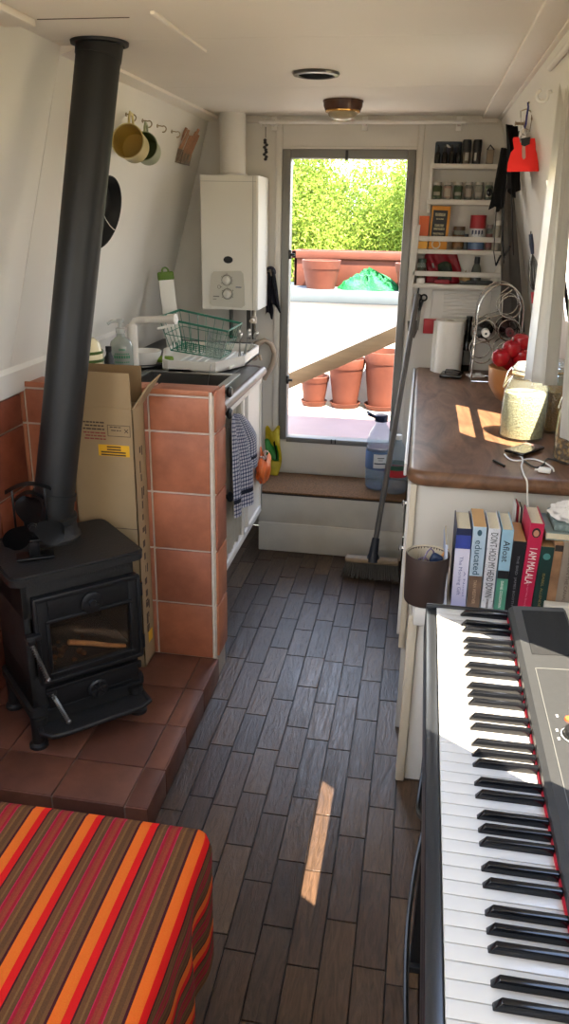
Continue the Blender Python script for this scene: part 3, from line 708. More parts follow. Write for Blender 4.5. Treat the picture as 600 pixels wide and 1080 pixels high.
# drainer tray
dr_ = thing('dish_drainer', 'white plastic ribbed drainer tray beside the sink under the green basket', 'drainer', (-.88, 3.15, WZ+.006))
DRP = mat('drainer_plastic', '#dcd8cf', .4, var=.02)
poly = [(-.985, 2.955), (-.955, 2.93), (-.86, 2.93), (-.765, 2.935), (-.690, 3.12), (-.690, 3.40), (-.71, 3.43), (-1.06, 3.43), (-1.06, 3.20)]
b = MB(); b.prism([(x, y, WZ+.006) for x, y in poly], (0, 0, .008)); n = len(poly); cx, cy = -.88, 3.18
for i in range(n):
    (x0, y0), (x1, y1) = poly[i], poly[(i+1) % n]; f = .955
    b.prism([(x0, y0, WZ+.006), (x1, y1, WZ+.006), (cx+(x1-cx)*f, cy+(y1-cy)*f, WZ+.006), (cx+(x0-cx)*f, cy+(y0-cy)*f, WZ+.006)], (0, 0, .04))
b.build('tray', DRP, dr_)
b = MB()
for i in range(8): b.box((-.965+i*.034, 2.98, WZ+.012), (-.955+i*.034, 3.38, WZ+.021), .003)
b.build('ribs', DRP, dr_)
# green wire basket
gb = thing('dish_rack', 'green wire dish basket standing tilted on the white drainer', 'dish rack', (-.90, 3.22, WZ+.03))
GW = mat('green_wire', '#0f6a53', .4, var=.05)
B0 = [(-1.015, 3.06), (-.765, 3.10), (-.765, 3.34), (-1.015, 3.32)]
def rack_pt(u, v, h):
    a = V((*B0[0], 0)).lerp(V((*B0[1], 0)), u); c = V((*B0[3], 0)).lerp(V((*B0[2], 0)), u); p = a.lerp(c, v); c0 = V((-.90, 3.2, 0)); k = .80+.28*h
    p = c0+(p-c0)*k; p.z = WZ+.03+.03*(1-u)+(.135-.02*u)*h; return p
b = MB()
for h, r in ((1, .0032), (.97, .002), (0, .0025), (.5, .0016)): b.tube([rack_pt(u, v, h) for u, v in ((0, 0), (.5, 0), (1, 0), (1, .5), (1, 1), (.5, 1), (0, 1), (0, .5))], r, 6, closed=True)
for i in range(8):
    u = i/7; b.tube([rack_pt(u, 0, 1), rack_pt(u, 0, 0), rack_pt(u, 1, 0), rack_pt(u, 1, 1)], .0014, 5)
for i in range(6):
    v = i/5; b.tube([rack_pt(0, v, 1), rack_pt(0, v, 0), rack_pt(1, v, 0), rack_pt(1, v, 1)], .0014, 5)
b.build('wire_frame', GW, gb)
b = MB(); r2 = random.Random(8)
for i in range(42):
    u, v = r2.random(), r2.random()*.4; p = rack_pt(u, v, .02); b.cyl(p, p+V((0, 0, .03)), .0016, n=5)
b.build('prong_bed', GW, gb)
# glass mug, cutlery, sponge
mg = thing('glass_mug', 'clear glass mug tipped in the front of the green dish basket', 'mug', (-.80, 3.02, WZ+.045))
GL = glass_mat('clear_glass', '#eef2f0', .02, .06)
Mm = Mx.Translation((-.80, 3.035, WZ+.055)) @ Mx.Rotation(rad(18), 4, 'Y') @ Mx.Rotation(rad(15), 4, 'X')
b = MB(); b.lathe([(0, 0), (.036, 0), (.040, .09), (.0375, .09), (.033, .008), (0, .008)], n=28, M=Mm); b.build('bowl', GL, mg)
b = MB(); b.tube([Mm @ V(p) for p in ((.038, 0, .078), (.06, 0, .07), (.064, 0, .045), (.056, 0, .022), (.037, 0, .018))], .005, 8); b.build('handle', GL, mg)
r2 = random.Random(2)
for i, (x, y, an) in enumerate(((-.735, 3.20, 15), (-.725, 3.24, 25), (-.742, 3.27, 5), (-.72, 3.30, 35), (-.735, 3.33, 18))):
    b = MB(); p = V((x, y, WZ+.018)); d = V((math.sin(rad(an))*.5, -.35, .55)).normalized()
    b.tube([p, p+d*.05, p+d*.10], [.0028, .0022, .003], 6, flat=.4); b.ball(p+d*.125, .011, (.8, .25, 1.5), 10, Mx.Rotation(rad(an), 4, 'Y'))
    tag(b.build('teaspoon', STEEL), 'steel spoon among the cutlery upright at the right end of the drainer', 'spoon', 'cutlery on the drainer')
b = MB(); p = V((-.80, 2.90, WZ-.10)); e = V((-.775, 2.905, WZ+.045)); b.tube([p, p.lerp(e, .5), e], [.0035, .0025, .004], 8, flat=.5); b.ball(p, .016, (1, .4, 1.4), 10)
tag(b.build('long_spoon', STEEL), 'long steel spoon standing in the sink basin', 'spoon')
b = MB(); b.cbox((-.995, 3.02, WZ+.034), (.06, .05, .022), .008, seg=3); tag(b.build('scouring_sponge', mat('sponge_green', '#6f8a2c', .95, var=.2, scale=80, bump=.4, bscale=300)), 'green scouring sponge on the front left corner of the drainer', 'sponge')
# chopping board
cb = thing('chopping_board', 'white chopping board with a green handle leaning on the wall behind the tap', 'chopping board', (-1.12, 3.3, WZ))
Mb = Mx.Translation((-1.062, 3.36, WZ+.013)) @ Mx.Rotation(rad(12), 4, 'Z') @ Mx.Rotation(rad(-5), 4, 'Y')
b = MB(); b.cbox((0, 0, .16), (.064, .012, .30), .004, Mb, 3); b.build('board', mat('board_white', '#e3e0d8', .5, var=.02), cb)
b = MB(); b.cbox((0, 0, .318), (.07, .016, .036), .007, Mb, 3); b.lathe([(.010, -.009), (.016, -.009), (.016, .009), (.010, .009)], n=18, M=Mb @ Mx.Translation((0, 0, .34)) @ Mx.Rotation(PI/2, 4, 'X'), closed=True); b.build('handle', mat('board_green', '#5d7a2a', .5, var=.05), cb)
# soap, bottles, bowl, plate
SY = 2.78; SPX = W(128.5, 378, Y=SY).x
sp_ = thing('soap_bottle', 'clear pump bottle of washing-up liquid with a green printed label by the tap', 'bottle', (SPX, SY, WZ+.001))
b = MB(); b.lathe([(0, 0), (.038, 0), (.042, .008), (.042, .115), (.036, .135), (.016, .152), (.014, .165), (0, .165)], (SPX, SY, WZ+.001), 32, sx=1.05, sy=.8); b.build('bottle_body', mat('soap_clear', '#c3cbc2', .12, trans=.5, var=.02), sp_)
b = MB(); b.lathe([(0, .165), (.017, .165), (.017, .182), (.008, .184), (.007, .20), (.014, .202), (.014, .214), (0, .215)], (SPX, SY, WZ+.001), 24); b.tube([(SPX, SY, WZ+.21), (SPX-.025, SY-.02, WZ+.209), (SPX-.037, SY-.028, WZ+.2)], .0055, 8); b.build('pump', mat('pump_clear', '#c9cdc8', .2, trans=.3, var=0), sp_)
b = MB()
for i, (wd, zz, h) in enumerate(((.02, .107, .006), (.05, .092, .004), (.056, .078, .010), (.05, .062, .004), (.045, .05, .004), (.05, .03, .004))):
    n = 7; k = 1
    for j in range(n):
        a0 = -PI/2+.35+(j/n-.5)*wd/.038; a1 = a0+wd/.038/n*.7
        q = [V((SPX+.0446*math.cos(a), SY+.0342*math.sin(a), WZ+zz+dz)) for a, dz in ((a0, 0), (a1, 0), (a1, h), (a0, h))]
        b.prism(q, V((math.cos(a0), math.sin(a0), 0))*.0006)
b.build('label_print', mat('label_green', '#2f7a58', .6, var=0), sp_)
b = MB(); DP = W(115, 378, Y=2.70); DP = V((DP.x, 2.70, WZ+.001)); b.lathe([(0, 0), (.017, 0), (.018, .085), (.011, .098), (.009, .108), (.011, .11), (.011, .128), (0, .128)], DP, 20); 
t = thing('dropper_bottle', 'small black bottle between the enamel canister and the soap', 'bottle', DP); b.build('bottle_body', BLACKP, t)
ec = thing('enamel_canister', 'cream enamel canister with dark green bands half hidden by the flue', 'canister', (-1.113, 2.53, WZ+.001))
b = MB(); CR = mat('cream_enamel', '#e0d5ad', .25, var=.03)
b.lathe([(0, 0), (.058, 0), (.060, .005), (.056, .105), (.058, .11), (0, .11)], (-1.113, 2.53, WZ+.001), 36); b.build('canister_body', CR, ec)
b = MB(); b.lathe([(0, .11), (.057, .11), (.056, .13), (.046, .165), (.03, .18), (0, .182)], (-1.113, 2.53, WZ+.001), 36); b.ball((-1.113, 2.53, WZ+.192), .012, n=12); b.build('lid', CR, ec)
b = MB()
for zz, r in ((.108, .0585), (.135, .0565)): b.lathe([(r, zz-.005), (r+.0016, zz-.003), (r+.0016, zz+.003), (r, zz+.005)], (-1.113, 2.53, WZ+.001), 36)
b.build('green_bands', mat('enamel_green', '#3f5a24', .3, var=0), ec)
b = MB(); r2 = random.Random(12); pts = []
for i in range(260): a, c = r2.uniform(0, 2*PI), r2.uniform(-1, 1); s = math.sqrt(1-c*c); pts.append(V((-1.062+.028*s*math.cos(a), 2.60+.028*s*math.sin(a), WZ+.045+.03*c)))
pts.sort(key=lambda p: p.x*3+p.z); b.tube(pts, .0011, 4)
tag(b.build('steel_scourer', STEEL), 'tangled steel wire scourer beside the enamel canister', 'scourer')
b = MB(); b.lathe([(0, .002), (.055, .002), (.06, .012), (.06, .02), (.05, .03), (0, .032)], (-1.03, 2.60, WZ), 32); tag(b.build('steel_dish', CHROME), 'shiny upturned steel dish lying on the worktop near the soap bottle', 'dish')
BP = W(160, 376, Y=2.98); BP = V((BP.x-.02, 2.98, WZ+.001))
b = MB(); b.lathe([(0, 0), (.07, 0), (.108, .014), (.108, .018), (.07, .005), (0, .005)], (BP.x-.05, BP.y+.07, BP.z), 40)
tag(b.build('dinner_plate', mat('dark_plate', '#2a2927', .3, var=.05)), 'dark plate lying flat under the white bowl on the worktop', 'plate')
b = MB(); b.lathe([(0, .0), (.040, 0), (.045, .008), (.064, .045), (.067, .060), (.063, .060), (.058, .045), (.040, .012), (0, .010)], (BP.x-.015, BP.y+.02, BP.z+.008), 36); tag(b.build('serving_bowl', mat('white_ceramic', '#d9d6ce', .2, var=.02)), 'white china bowl between the tap column and the drainer', 'bowl')

# things on the pier side: black knobs, tea towel, bag
for zz, lb in ((1.0, 'round black knob by the pier at the top of the sink cabinet'), (.928, 'round black knob by the pier above the tea towel'), (.636, 'round black knob by the pier below the tea towel')):
    p = V((FX, 2.462, zz)); t = thing('cabinet_knob', lb, 'knob', p)
    b = MB(); b.lathe([(0, .0), (.008, 0), (.007, .012), (.017, .018), (.019, .026), (.013, .033), (0, .034)], p, 20, Mx.Rotation(PI/2, 4, 'Y')); b.build('knob_body', BLACKP, t)
TOW = None
def checked(key):
    mt = bpy.data.materials.new(key); mt.use_nodes = True; nt = mt.node_tree; L = nt.links.new; bs = nt.nodes['Principled BSDF']; bs.inputs['Roughness'].default_value = .95
    uv = nd(nt, 'ShaderNodeTexCoord'); sp = nd(nt, 'ShaderNodeSeparateXYZ'); L(uv.outputs['UV'], sp.inputs[0]); outs = []
    for ax, k in ((0, 17), (1, 26)):
        mu = nd(nt, 'ShaderNodeMath', operation='MULTIPLY'); mu.inputs[1].default_value = k; L(sp.outputs[ax], mu.inputs[0])
        fr = nd(nt, 'ShaderNodeMath', operation='FRACT'); L(mu.outputs[0], fr.inputs[0])
        gt = nd(nt, 'ShaderNodeMath', operation='GREATER_THAN'); gt.inputs[1].default_value = .62; L(fr.outputs[0], gt.inputs[0]); outs.append(gt.outputs[0])
    ad = nd(nt, 'ShaderNodeMath', operation='ADD'); L(outs[0], ad.inputs[0]); L(outs[1], ad.inputs[1])
    dv = nd(nt, 'ShaderNodeMath', operation='DIVIDE'); dv.inputs[1].default_value = 2; L(ad.outputs[0], dv.inputs[0])
    # dark bands near the hem
    rp = nd(nt, 'ShaderNodeValToRGB'); rp.color_ramp.interpolation = 'CONSTANT'; e = rp.color_ramp.elements
    e[0].position = 0; e[0].color = lin('#e2dfe0'); e[1].position = .4; e[1].color = lin('#8084a0'); x = e.new(.8); x.color = lin('#272c44'); L(dv.outputs[0], rp.inputs[0])
    hb = nd(nt, 'ShaderNodeValToRGB'); hb.color_ramp.interpolation = 'CONSTANT'; e = hb.color_ramp.elements; e[0].position = 0; e[0].color = (0, 0, 0, 1); e[1].position = .13; e[1].color = (1, 1, 1, 1); x = e.new(.175); x.color = (0, 0, 0, 1); L(sp.outputs[1], hb.inputs[0])
    mx = nd(nt, 'ShaderNodeMixRGB'); L(hb.outputs[0], mx.inputs[0]); L(rp.outputs[0], mx.inputs[1]); mx.inputs[2].default_value = lin('#1d2133'); L(mx.outputs[0], bs.inputs['Base Color'])
    return mt
TOW = checked('checked_towel')
tw = thing('tea_towel', 'blue and white checked tea towel hanging from a knob by the tiled pier', 'tea towel', (-.585, 2.60, .52))
def towel(y0, y1, zt, zb, x0, ph):
    b = MB()
    def f(u, v):
        k = 1-v; w = (.25+.75*min(1, k*1.6)**.7)
        y = (2.475+(y0+(y1-y0)*u-2.475)*w); x = x0+.012*math.sin(u*9+ph)*w+.012*k
        return V((x, y, zb+(zt-zb)*v-.10*u*(1-k)*v*.3-.045*k*u))
    b.sheet(f, 36, 30, thick=.002); return b
towel(2.445, 2.74, .925, .565, -.590, 0).build('front_fold', TOW, tw, angle=80)
towel(2.52, 2.95, .925, .665, -.603, 1.5).build('back_fold', TOW, tw, angle=80)
ob = thing('carrier_bag', 'crumpled orange carrier bag hanging at the far end of the sink cabinet', 'bag', (-.60, 3.06, .56))
b = MB(); r2 = random.Random(3)
def bag(u, v):
    a = u*2*PI; r = 1+.13*math.sin(5*a+v*4)+.10*math.sin(9*a-v*7)
    w = .4+.75*math.sin(PI*min(1, .1+v*.75)); return V((-.598+.022*math.cos(a)*w*r, 3.07+.075*math.sin(a)*w*r, .497+.105*v+.010*math.sin(3*a)*v))
b.sheet(bag, 32, 10); b.build('bag_body', mat('orange_plastic', '#d9682c', .35, var=.25, scale=25, bump=.5, bscale=40), ob, angle=80)
b = MB(); b.sheet(lambda u, v: V((-.598+.02*(v-.5)+.005*math.sin(u*20), 3.02+.10*u, .598+.014*math.sin(u*7+v*3)+.012*v)), 14, 5, thick=.001); b.build('white_lining', mat('bag_white', '#e0d2c8', .5, var=.1), ob, angle=80)
b = MB(); b.tube([(-.605, 3.05, .595), (-.612, 3.07, .63), (-.613, 3.075, .64), (-.612, 3.08, .63), (-.605, 3.10, .595)], .003, 6); b.build('bag_handle', mat('orange_plastic', '#d9682c', .35), ob)
yb = thing('yellow_packet', 'yellow and green plastic packet standing on the step against the back wall', 'packet', (-.70, 3.73, .309))
b = MB()
def pk(u, v):
    return V((-.725+.075*u+.012*v+.012*math.sin(v*5), 3.745-.035*(1-v)+.010*math.sin(u*6+v*9), .312+.235*v+.015*math.sin(u*9)*v))
b.sheet(pk, 14, 20, thick=.012); b.build('packet_body', mat('packet_yellow', '#d8c437', .4, var=.15, scale=30, bump=.4, bscale=50), yb, angle=70)
b = MB(); b.sheet(lambda u, v: pk(u*.8, .42+.34*v-.12*u)+V((.0, -.012, 0)), 10, 6, thick=.003); b.build('green_band', mat('packet_green', '#3c9a3e', .4, var=.1), yb, angle=70)
b = MB(); b.sheet(lambda u, v: pk(.62+.1*u, .36+.40*v)+V((0, -.015, 0)), 3, 6, thick=.003); b.build('black_stripe', BLACKP, yb, angle=70)
hs = thing('hose_loop', 'beige rubber hose bent in a loop on the back wall beyond the drainer', 'hose', (-.73, 3.74, .80))
b = MB(); b.tube([(-.79, 3.70, .925), (-.765, 3.73, .965), (-.73, 3.745, .978), (-.70, 3.75, .962), (-.683, 3.75, .92), (-.69, 3.75, .87), (-.715, 3.75, .825), (-.735, 3.75, .79)], .013, 12); b.build('hose_body', mat('hose_beige', '#a3927f', .6, var=.06), hs)
b = MB(); b.lathe([(0, 0), (.022, 0), (.022, .03), (.012, .036), (0, .036)], (-.765, 3.66, .915), 18, Mx.Rotation(rad(70), 4, 'X')); b.tube([(-.765, 3.66, .93), (-.735, 3.65, .92), (-.73, 3.65, .90)], .007, 8); b.build('tap_fitting', mat('fitting', '#b9a58e', .3, metal=.6, var=.1), hs)

# ------------------------------------------------------------------ water heater on the back wall
bo = thing('water_heater', 'white wall mounted gas water heater with a grey control panel left of the doorway', 'water heater', (-.853, 3.66, 1.143))
HY = 3.53; ENAM = mat('heater_enamel', '#dcd8cc', .3, var=.015)
b = MB(); b.prism([(-.979, HY, 1.143), (-.975, HY-.006, 1.143), (-.730, HY-.006, 1.143), (-.722, HY, 1.143), (-.722, 3.775, 1.143), (-.979, 3.775, 1.143)], (0, 0, .557)); b.build('casing', ENAM, bo, angle=20)
b = MB(); b.box((-.745, HY-.0085, 1.146), (-.7425, HY-.004, 1.697)); b.box((-.975, HY-.0075, 1.675), (-.73, HY-.005, 1.677)); b.build('seam', mat('seam_grey', '#a9a59c', .5, var=0), bo)
fy = HY-.006
pn = [W(x, y, Y=fy) for x, y in ((226, 286), (254, 285.5), (257, 289), (258.5, 322), (255, 324.5), (224, 322.5), (221.5, 319), (223.5, 289))]
b = MB(); b.prism([V((p.x, fy, p.z)) for p in pn], (0, -.008, 0)); pnl = b.build('control_panel', mat('panel_grey', '#bdb9ab', .4, var=.02), bo)
KN = mat('knob_grey', '#d2cec2', .35, var=.02)
for (x, y) in ((239.2, 295.5), (240, 310)):
    p = W(x, y, Y=fy-.008); b = MB(); b.lathe([(.021, 0), (.024, 0), (.024, .003), (.021, .003)], p, 28, RX, closed=True); b.build('dial_ring', mat('ring_grey', '#807c72', .4, var=0), pnl)
    b = MB(); b.lathe([(0, 0), (.019, 0), (.018, .014), (.015, .016), (0, .016)], p, 28, RX); b.cbox(p+V((0, -.017, .002)), (.007, .006, .03), .002, Mx.Translation(p) @ Mx.Rotation(rad(12), 4, 'Y') @ Mx.Translation(-p)); dl = b.build('dial', KN, pnl)
p = W(240.5, 274, Y=fy); b = MB(); b.lathe([(0, 0), (.0185, 0), (.017, .002), (0, .0025)], p, 28, RX @ Mx.Diagonal((1.15, .82, 1, 1))); b.build('sight_glass', mat('sight_black', '#0c0c0c', .15, var=0), bo)
INKG = mat('ink_grey', '#5d5a53', .7, var=0); INKB = mat('ink_blue', '#40516e', .7, var=0)
for (x, y, wd, h) in ((228, 312.5, .028, .004), (226.5, 315.5, .016, .0025), (245.5, 306, .002, .004)):
    p = W(x, y, Y=fy-.008); b = MB(); b.box((p.x-wd/2, fy-.008, p.z-h/2), (p.x+wd/2, fy-.0088, p.z+h/2)); b.build('panel_mark', INKG, pnl)
for a0 in range(0, 300, 60):
    for (x, y) in ((239.2, 295.5), (240, 310)):
        p = W(x, y, Y=fy-.008); b = MB(); b.cbox(p+V((.028*math.sin(rad(a0-120)), -.0004, .028*math.cos(rad(a0-120)))), (.003, .0008, .003)); b.build('dial_tick', INKG, pnl)
p = W(231, 302.5, Y=fy-.008); b = MB(); b.lathe([(.006, 0), (.008, 0), (.008, .001), (.006, .001)], p, 18, RX, closed=True); b.box((p.x+.004, fy-.008, p.z-.001), (p.x+.014, fy-.0088, p.z+.001)); b.build('panel_symbol', INKG, pnl)
b = MB(); p = W(251.5, 303, Y=fy-.008); b.box((p.x-.013, fy-.008, p.z-.002), (p.x+.013, fy-.0088, p.z+.002)); b.build('blue_mark', INKB, pnl)
b = MB()
for x in (-.885, -.80, -.775): b.cyl((x, 3.70, .99), (x, 3.70, 1.143), .0095, n=10)
b.build('pipes', mat('pipe_dark', '#4b4944', .4, metal=.6, var=.1), bo)
b = MB(); b.cyl((-.768, 3.66, 1.07), (-.768, 3.66, 1.10), .016, n=12); b.cyl((-.768, 3.66, 1.085), (-.768, 3.61, 1.085), .01, n=10); b.tube([(-.768, 3.67, 1.1), (-.766, 3.68, 1.143)], .008, 8); b.build('valve', mat('valve_beige', '#b8ab97', .5, var=.1), bo)
hf = MB(); hf.cyl((-.868, 3.68, 1.70), (-.868, 3.68, CH), .057, n=36); hf.lathe([(.057, 0), (.063, .002), (.063, .012), (.057, .014)], (-.868, 3.68, 1.70), 36)
tag(hf.build('heater_flue', PAINT), 'white round flue pipe rising from the water heater to the ceiling', 'flue')
# dark rag on a hook, and a small dark ornament
rg = thing('dark_cloth', 'dark cloth hung over a hook at the right of the water heater', 'cloth', (-.70, 3.75, 1.1))
b = MB(); RAG = mat('rag_dark', '#2a2830', .95, var=.2, scale=40)
b.sheet(lambda u, v: V((-.727+.03*u*(1.2-.4*v)-.004+.004*math.sin(v*9), 3.755-.01*math.sin(u*9+v*3), 1.095+.20*v+.016*math.sin(u*5)*(1-v))), 10, 16, thick=.003); b.build('left_tail', RAG, rg, angle=80)
b = MB(); b.sheet(lambda u, v: V((-.700+.034*u*(1.3-.7*v)-.012*v, 3.757-.01*math.sin(u*8+v*4), 1.13+.18*v+.02*math.sin(u*4+1)*(1-v))), 10, 16, thick=.003); b.build('right_tail', RAG, rg, angle=80)
b = MB(); b.tube(arc((-.7085, 3.752, 1.295), .02, -20, 200, 12, (1, 0, 0), (0, 0, 1)), .012, 10, flat=.6); b.build('knot', RAG, rg)
b = MB(); b.lathe([(0, 0), (.010, 0), (.010, .02), (.016, .026), (0, .028)], (-.708, 3.785, 1.292), 16, RX); tag(b.build('wall_peg', mat('peg_wood', '#8a7a66', .6)), 'small wooden wall peg holding the dark cloth', 'peg')
p = W(280, 160, Y=3.70); b = MB()
b.tube([(p.x, 3.70, 1.915), (p.x, 3.70, p.z+.055)], .0015, 5)
for i in range(9): b.ball((p.x+.005*math.sin(i*2.3), 3.70, p.z-.03+i*.0095), .0085, (1, .7, .8), 8)
tag(b.build('hanging_ornament', mat('ornament_dark', '#2b2622', .5, var=.3, scale=60)), 'small dark twisted ornament hanging from the left end of the white rod', 'ornament')
rod = thing('curtain_rod', 'white curtain rod along the top of the back wall above the doorway', 'rod', (-.31, 3.70, 1.92))
b = MB(); b.cyl((-.755, 3.70, 1.921), (.125, 3.70, 1.921), .008, n=12); b.build('rod_body', WHITEP, rod)
for x in (-.70, -.30, .10):
    b = MB(); b.box((x-.008, 3.70, 1.912), (x+.008, YB-.02, 1.93), .002); b.box((x-.012, YB-.026, 1.895), (x+.012, YB-.02, CH-.005), .002); b.build('bracket', WHITEP, rod)
for x in (-.745, -.725, -.688, -.672, -.655):
    b = MB(); b.tube(arc((x, 3.70, 1.918), .013, 0, 330, 14, (0, 1, 0), (0, 0, 1)), .002, 6); b.build('ring', WHITEP, rod)

# ------------------------------------------------------------------ ceiling fittings
p = W(333.5, 76.5, Z=CH); vt = thing('ceiling_vent', 'round black ceiling vent with a metal rim ahead of the lamp', 'vent', (p.x, p.y, CH-.012))
b = MB(); b.lathe([(.055, 0), (.070, 0), (.073, -.004), (.070, -.009), (.058, -.011), (.055, -.008)], (p.x, p.y, CH), 40, closed=True); b.build('rim', mat('rim_metal', '#6f6c66', .3, .8, var=.05), vt)
b = MB(); b.lathe([(0, -.012), (.04, -.012), (.056, -.007), (.056, 0), (0, 0)], (p.x, p.y, CH), 36); b.build('louvre_disc', mat('vent_black', '#101112', .95, var=.1, spec=.1), vt)
p = W(362, 106, Z=CH); lm = thing('ceiling_lamp', 'round ceiling lamp with a brown wooden base and glass dome, unlit', 'lamp', (p.x, p.y, CH-.06))
b = MB(); b.lathe([(0, 0), (.075, 0), (.074, -.020), (.068, -.034), (.05, -.036), (0, -.036)], (p.x, p.y, CH), 36); b.lathe([(.074, -.001), (.077, -.001), (.077, -.006), (.074, -.006)], (p.x, p.y, CH), 36); b.build('base', mat('lamp_wood', '#4a2a1a', .35, var=.15, scale=12), lm)
b = MB(); b.lathe([(.060, -.034), (.067, -.035), (.066, -.040), (.056, -.042)], (p.x, p.y, CH), 36); b.build('brass_ring', mat('brass', '#c79a58', .25, metal=1, var=0), lm)
b = MB(); b.lathe([(.058, -.036), (.054, -.052), (.040, -.064), (.02, -.070), (0, -.071)], (p.x, p.y, CH), 32); b.build('glass_dome', mat('dome_glass', '#d8c8a4', .15, trans=.4, var=0), lm)

# ------------------------------------------------------------------ left wall: hooks, mugs, peg basket, pan
WX = lambda zz: XL(zz)
HOOKM = mat('hook_brass', '#a5977d', .3, metal=.8, var=.05)
hk = [(2.80, 1.852, 'brass cup hook on the left wall holding the yellow mug'), (2.965, 1.85, 'brass cup hook on the left wall holding the green mug'), (3.13, 1.85, 'empty brass cup hook next to the green mug'), (3.31, 1.848, 'empty brass cup hook nearest the peg basket')]
for y, zz, lb in hk:
    b = MB(); x = WX(zz)
    b.tube([(x, y, zz), (x+.012, y, zz), ] + [(x+.024-.011*math.cos(rad(a)), y+.004*math.sin(rad(a)), zz-.011+.011*math.sin(rad(a))) for a in range(60, 300, 25)], .0022, 6); b.lathe([(0, 0), (.007, 0), (.007, .003), (0, .004)], (x, y, zz), 12, Mx.Rotation(PI/2, 4, 'Y'))
    tag(b.build('cup_hook', HOOKM), lb, 'hook')
def mug(px, py, Y, R, D, ax, colo, coli, label):
    """mug hanging by its handle, mouth turned along ax"""
    c = W(px, py, Y=Y); ax = V(ax).normalized(); up = V((0, 0, 1)); x = up.cross(ax).normalized(); y = ax.cross(x)
    M = Mx.Identity(4)
    for i in range(3): M[i][0] = x[i]; M[i][1] = y[i]; M[i][2] = ax[i]; M[i][3] = c[i]
    t = thing('enamel_mug', label, 'mug', (c.x, c.y, c.z-R), 0, None)
    b = MB(); b.lathe([(0, -D), (R*.86, -D), (R*.92, -D+.006), (R*.97, -.004), (R*1.03, 0), (R*.99, .002), (R*.94, -.004)], n=36, M=M); b.build('cup_body', colo, t)
    b = MB(); b.lathe([(R*.95, -.002), (R*.93, -.006), (R*.86, -D+.010), (R*.8, -D+.006), (0, -D+.006)], n=36, M=M); b.build('inside', coli, t)
    b = MB(); b.tube([M @ V((0, R*.95, -.012)), M @ V((.0, R*1.35, -.010)), M @ V((0, R*1.72, -.02)), M @ V((0, R*1.75, -D*.5)), M @ V((0, R*1.4, -D*.62)), M @ V((0, R*.92, -D*.7))], .0065, 10, flat=.6); b.build('handle', colo, t)
mug(134.5, 148.5, 2.60, .052, .078, (.02, -.95, .20), mat('mug_cream', '#cdbd83', .3, var=.03), mat('mug_yellow', '#a98c44', .35, var=.05), 'large yellow enamel mug hanging from the first hook beside the flue')
mug(151.5, 154, 2.80, .047, .075, (.08, -.95, .22), mat('mug_sage', '#98a284', .3, var=.03), mat('mug_green', '#3e4a1e', .35, var=.05), 'green enamel mug hanging from the second hook')
pb = thing('peg_basket', 'small clear basket of clothes pegs fixed on the left wall near the water heater', 'basket', (-1.03, 3.5, 1.69))
b = MB(); c = W(194, 152, Y=3.50); Mb = Mx.Translation((c.x-.006, 3.50, c.z)) @ Mx.Rotation(rad(16), 4, 'Y')
for p, q in (((-.03, -.065, -.075), (.03, .065, -.072)), ((-.03, -.065, -.075), (-.027, .065, .0)), ((.027, -.065, -.075), (.03, .065, -.03)), ((-.03, -.065, -.075), (.03, -.062, -.02)), ((-.03, .062, -.075), (.03, .065, -.02))): b.box(p, q, 0, Mb)
b.build('basket_body', glass_mat('basket_clear', '#e0d8ce', .1, .12), pb)
r2 = random.Random(21); PEGW = mat('peg_wood_pale', '#a87d60', .7, var=.2, scale=40)
for i in range(12):
    y = -.05+.1*(i//4)/2; x = -.021+.042*(i % 4)/3; an = rad(r2.uniform(-18, 18)); L = r2.uniform(.11, .15)
    M = Mb @ Mx.Translation((x, y, -.068)) @ Mx.Rotation(an*.6, 4, 'X') @ Mx.Rotation(rad(r2.uniform(0, 22)), 4, 'Y')
    b = MB(); b.box((-.0045, -.005, 0), (.0045, -.0008, L), .001, M); b.box((-.0045, .0008, 0), (.0045, .005, L), .001, M); b.cbox((0, 0, L*.55), (.0105, .0125, .004), .001, M)
    tag(b.build('clothes_peg', PEGW), 'wooden clothes peg standing in the peg basket on the wall', 'clothes peg', 'clothes pegs in the wall basket')
pa = thing('frying_pan', 'black frying pan hanging on the left wall, mostly hidden behind the flue', 'pan', (-1.05, 2.70, 1.48))
c = W(101, 222, Y=2.66); n = V((.96, -.12, -.27)).normalized(); M = frame(c, (0, 1, 0), n.cross(V((0, 1, 0)))); M = Mx.Translation(c) @ V((0, 0, 1)).rotation_difference(n).to_matrix().to_4x4()
b = MB(); b.lathe([(0, 0), (.095, 0), (.118, .028), (.121, .028), (.098, -.004), (0, -.004)], n=40, M=M); b.build('pan_body', mat('pan_black', '#0c0c0c', .7, var=.05), pa)
b = MB(); b.tube([c+V((.01, 0, .11)), c+V((.03, -.01, .17)), c+V((.05, -.01, .24))], [.011, .009, .01], 10, flat=.5); b.build('handle', BLACKP, pa)
b = MB(); pts = [W(x, y, Y=2.62) for x, y in ((109, 226), (112, 232), (116, 238), (120, 242), (123, 243))]; b.tube(pts, .0016, 5); tag(b.build('string_loop', WHITEP), 'thin white string looped in front of the hanging frying pan', 'string')

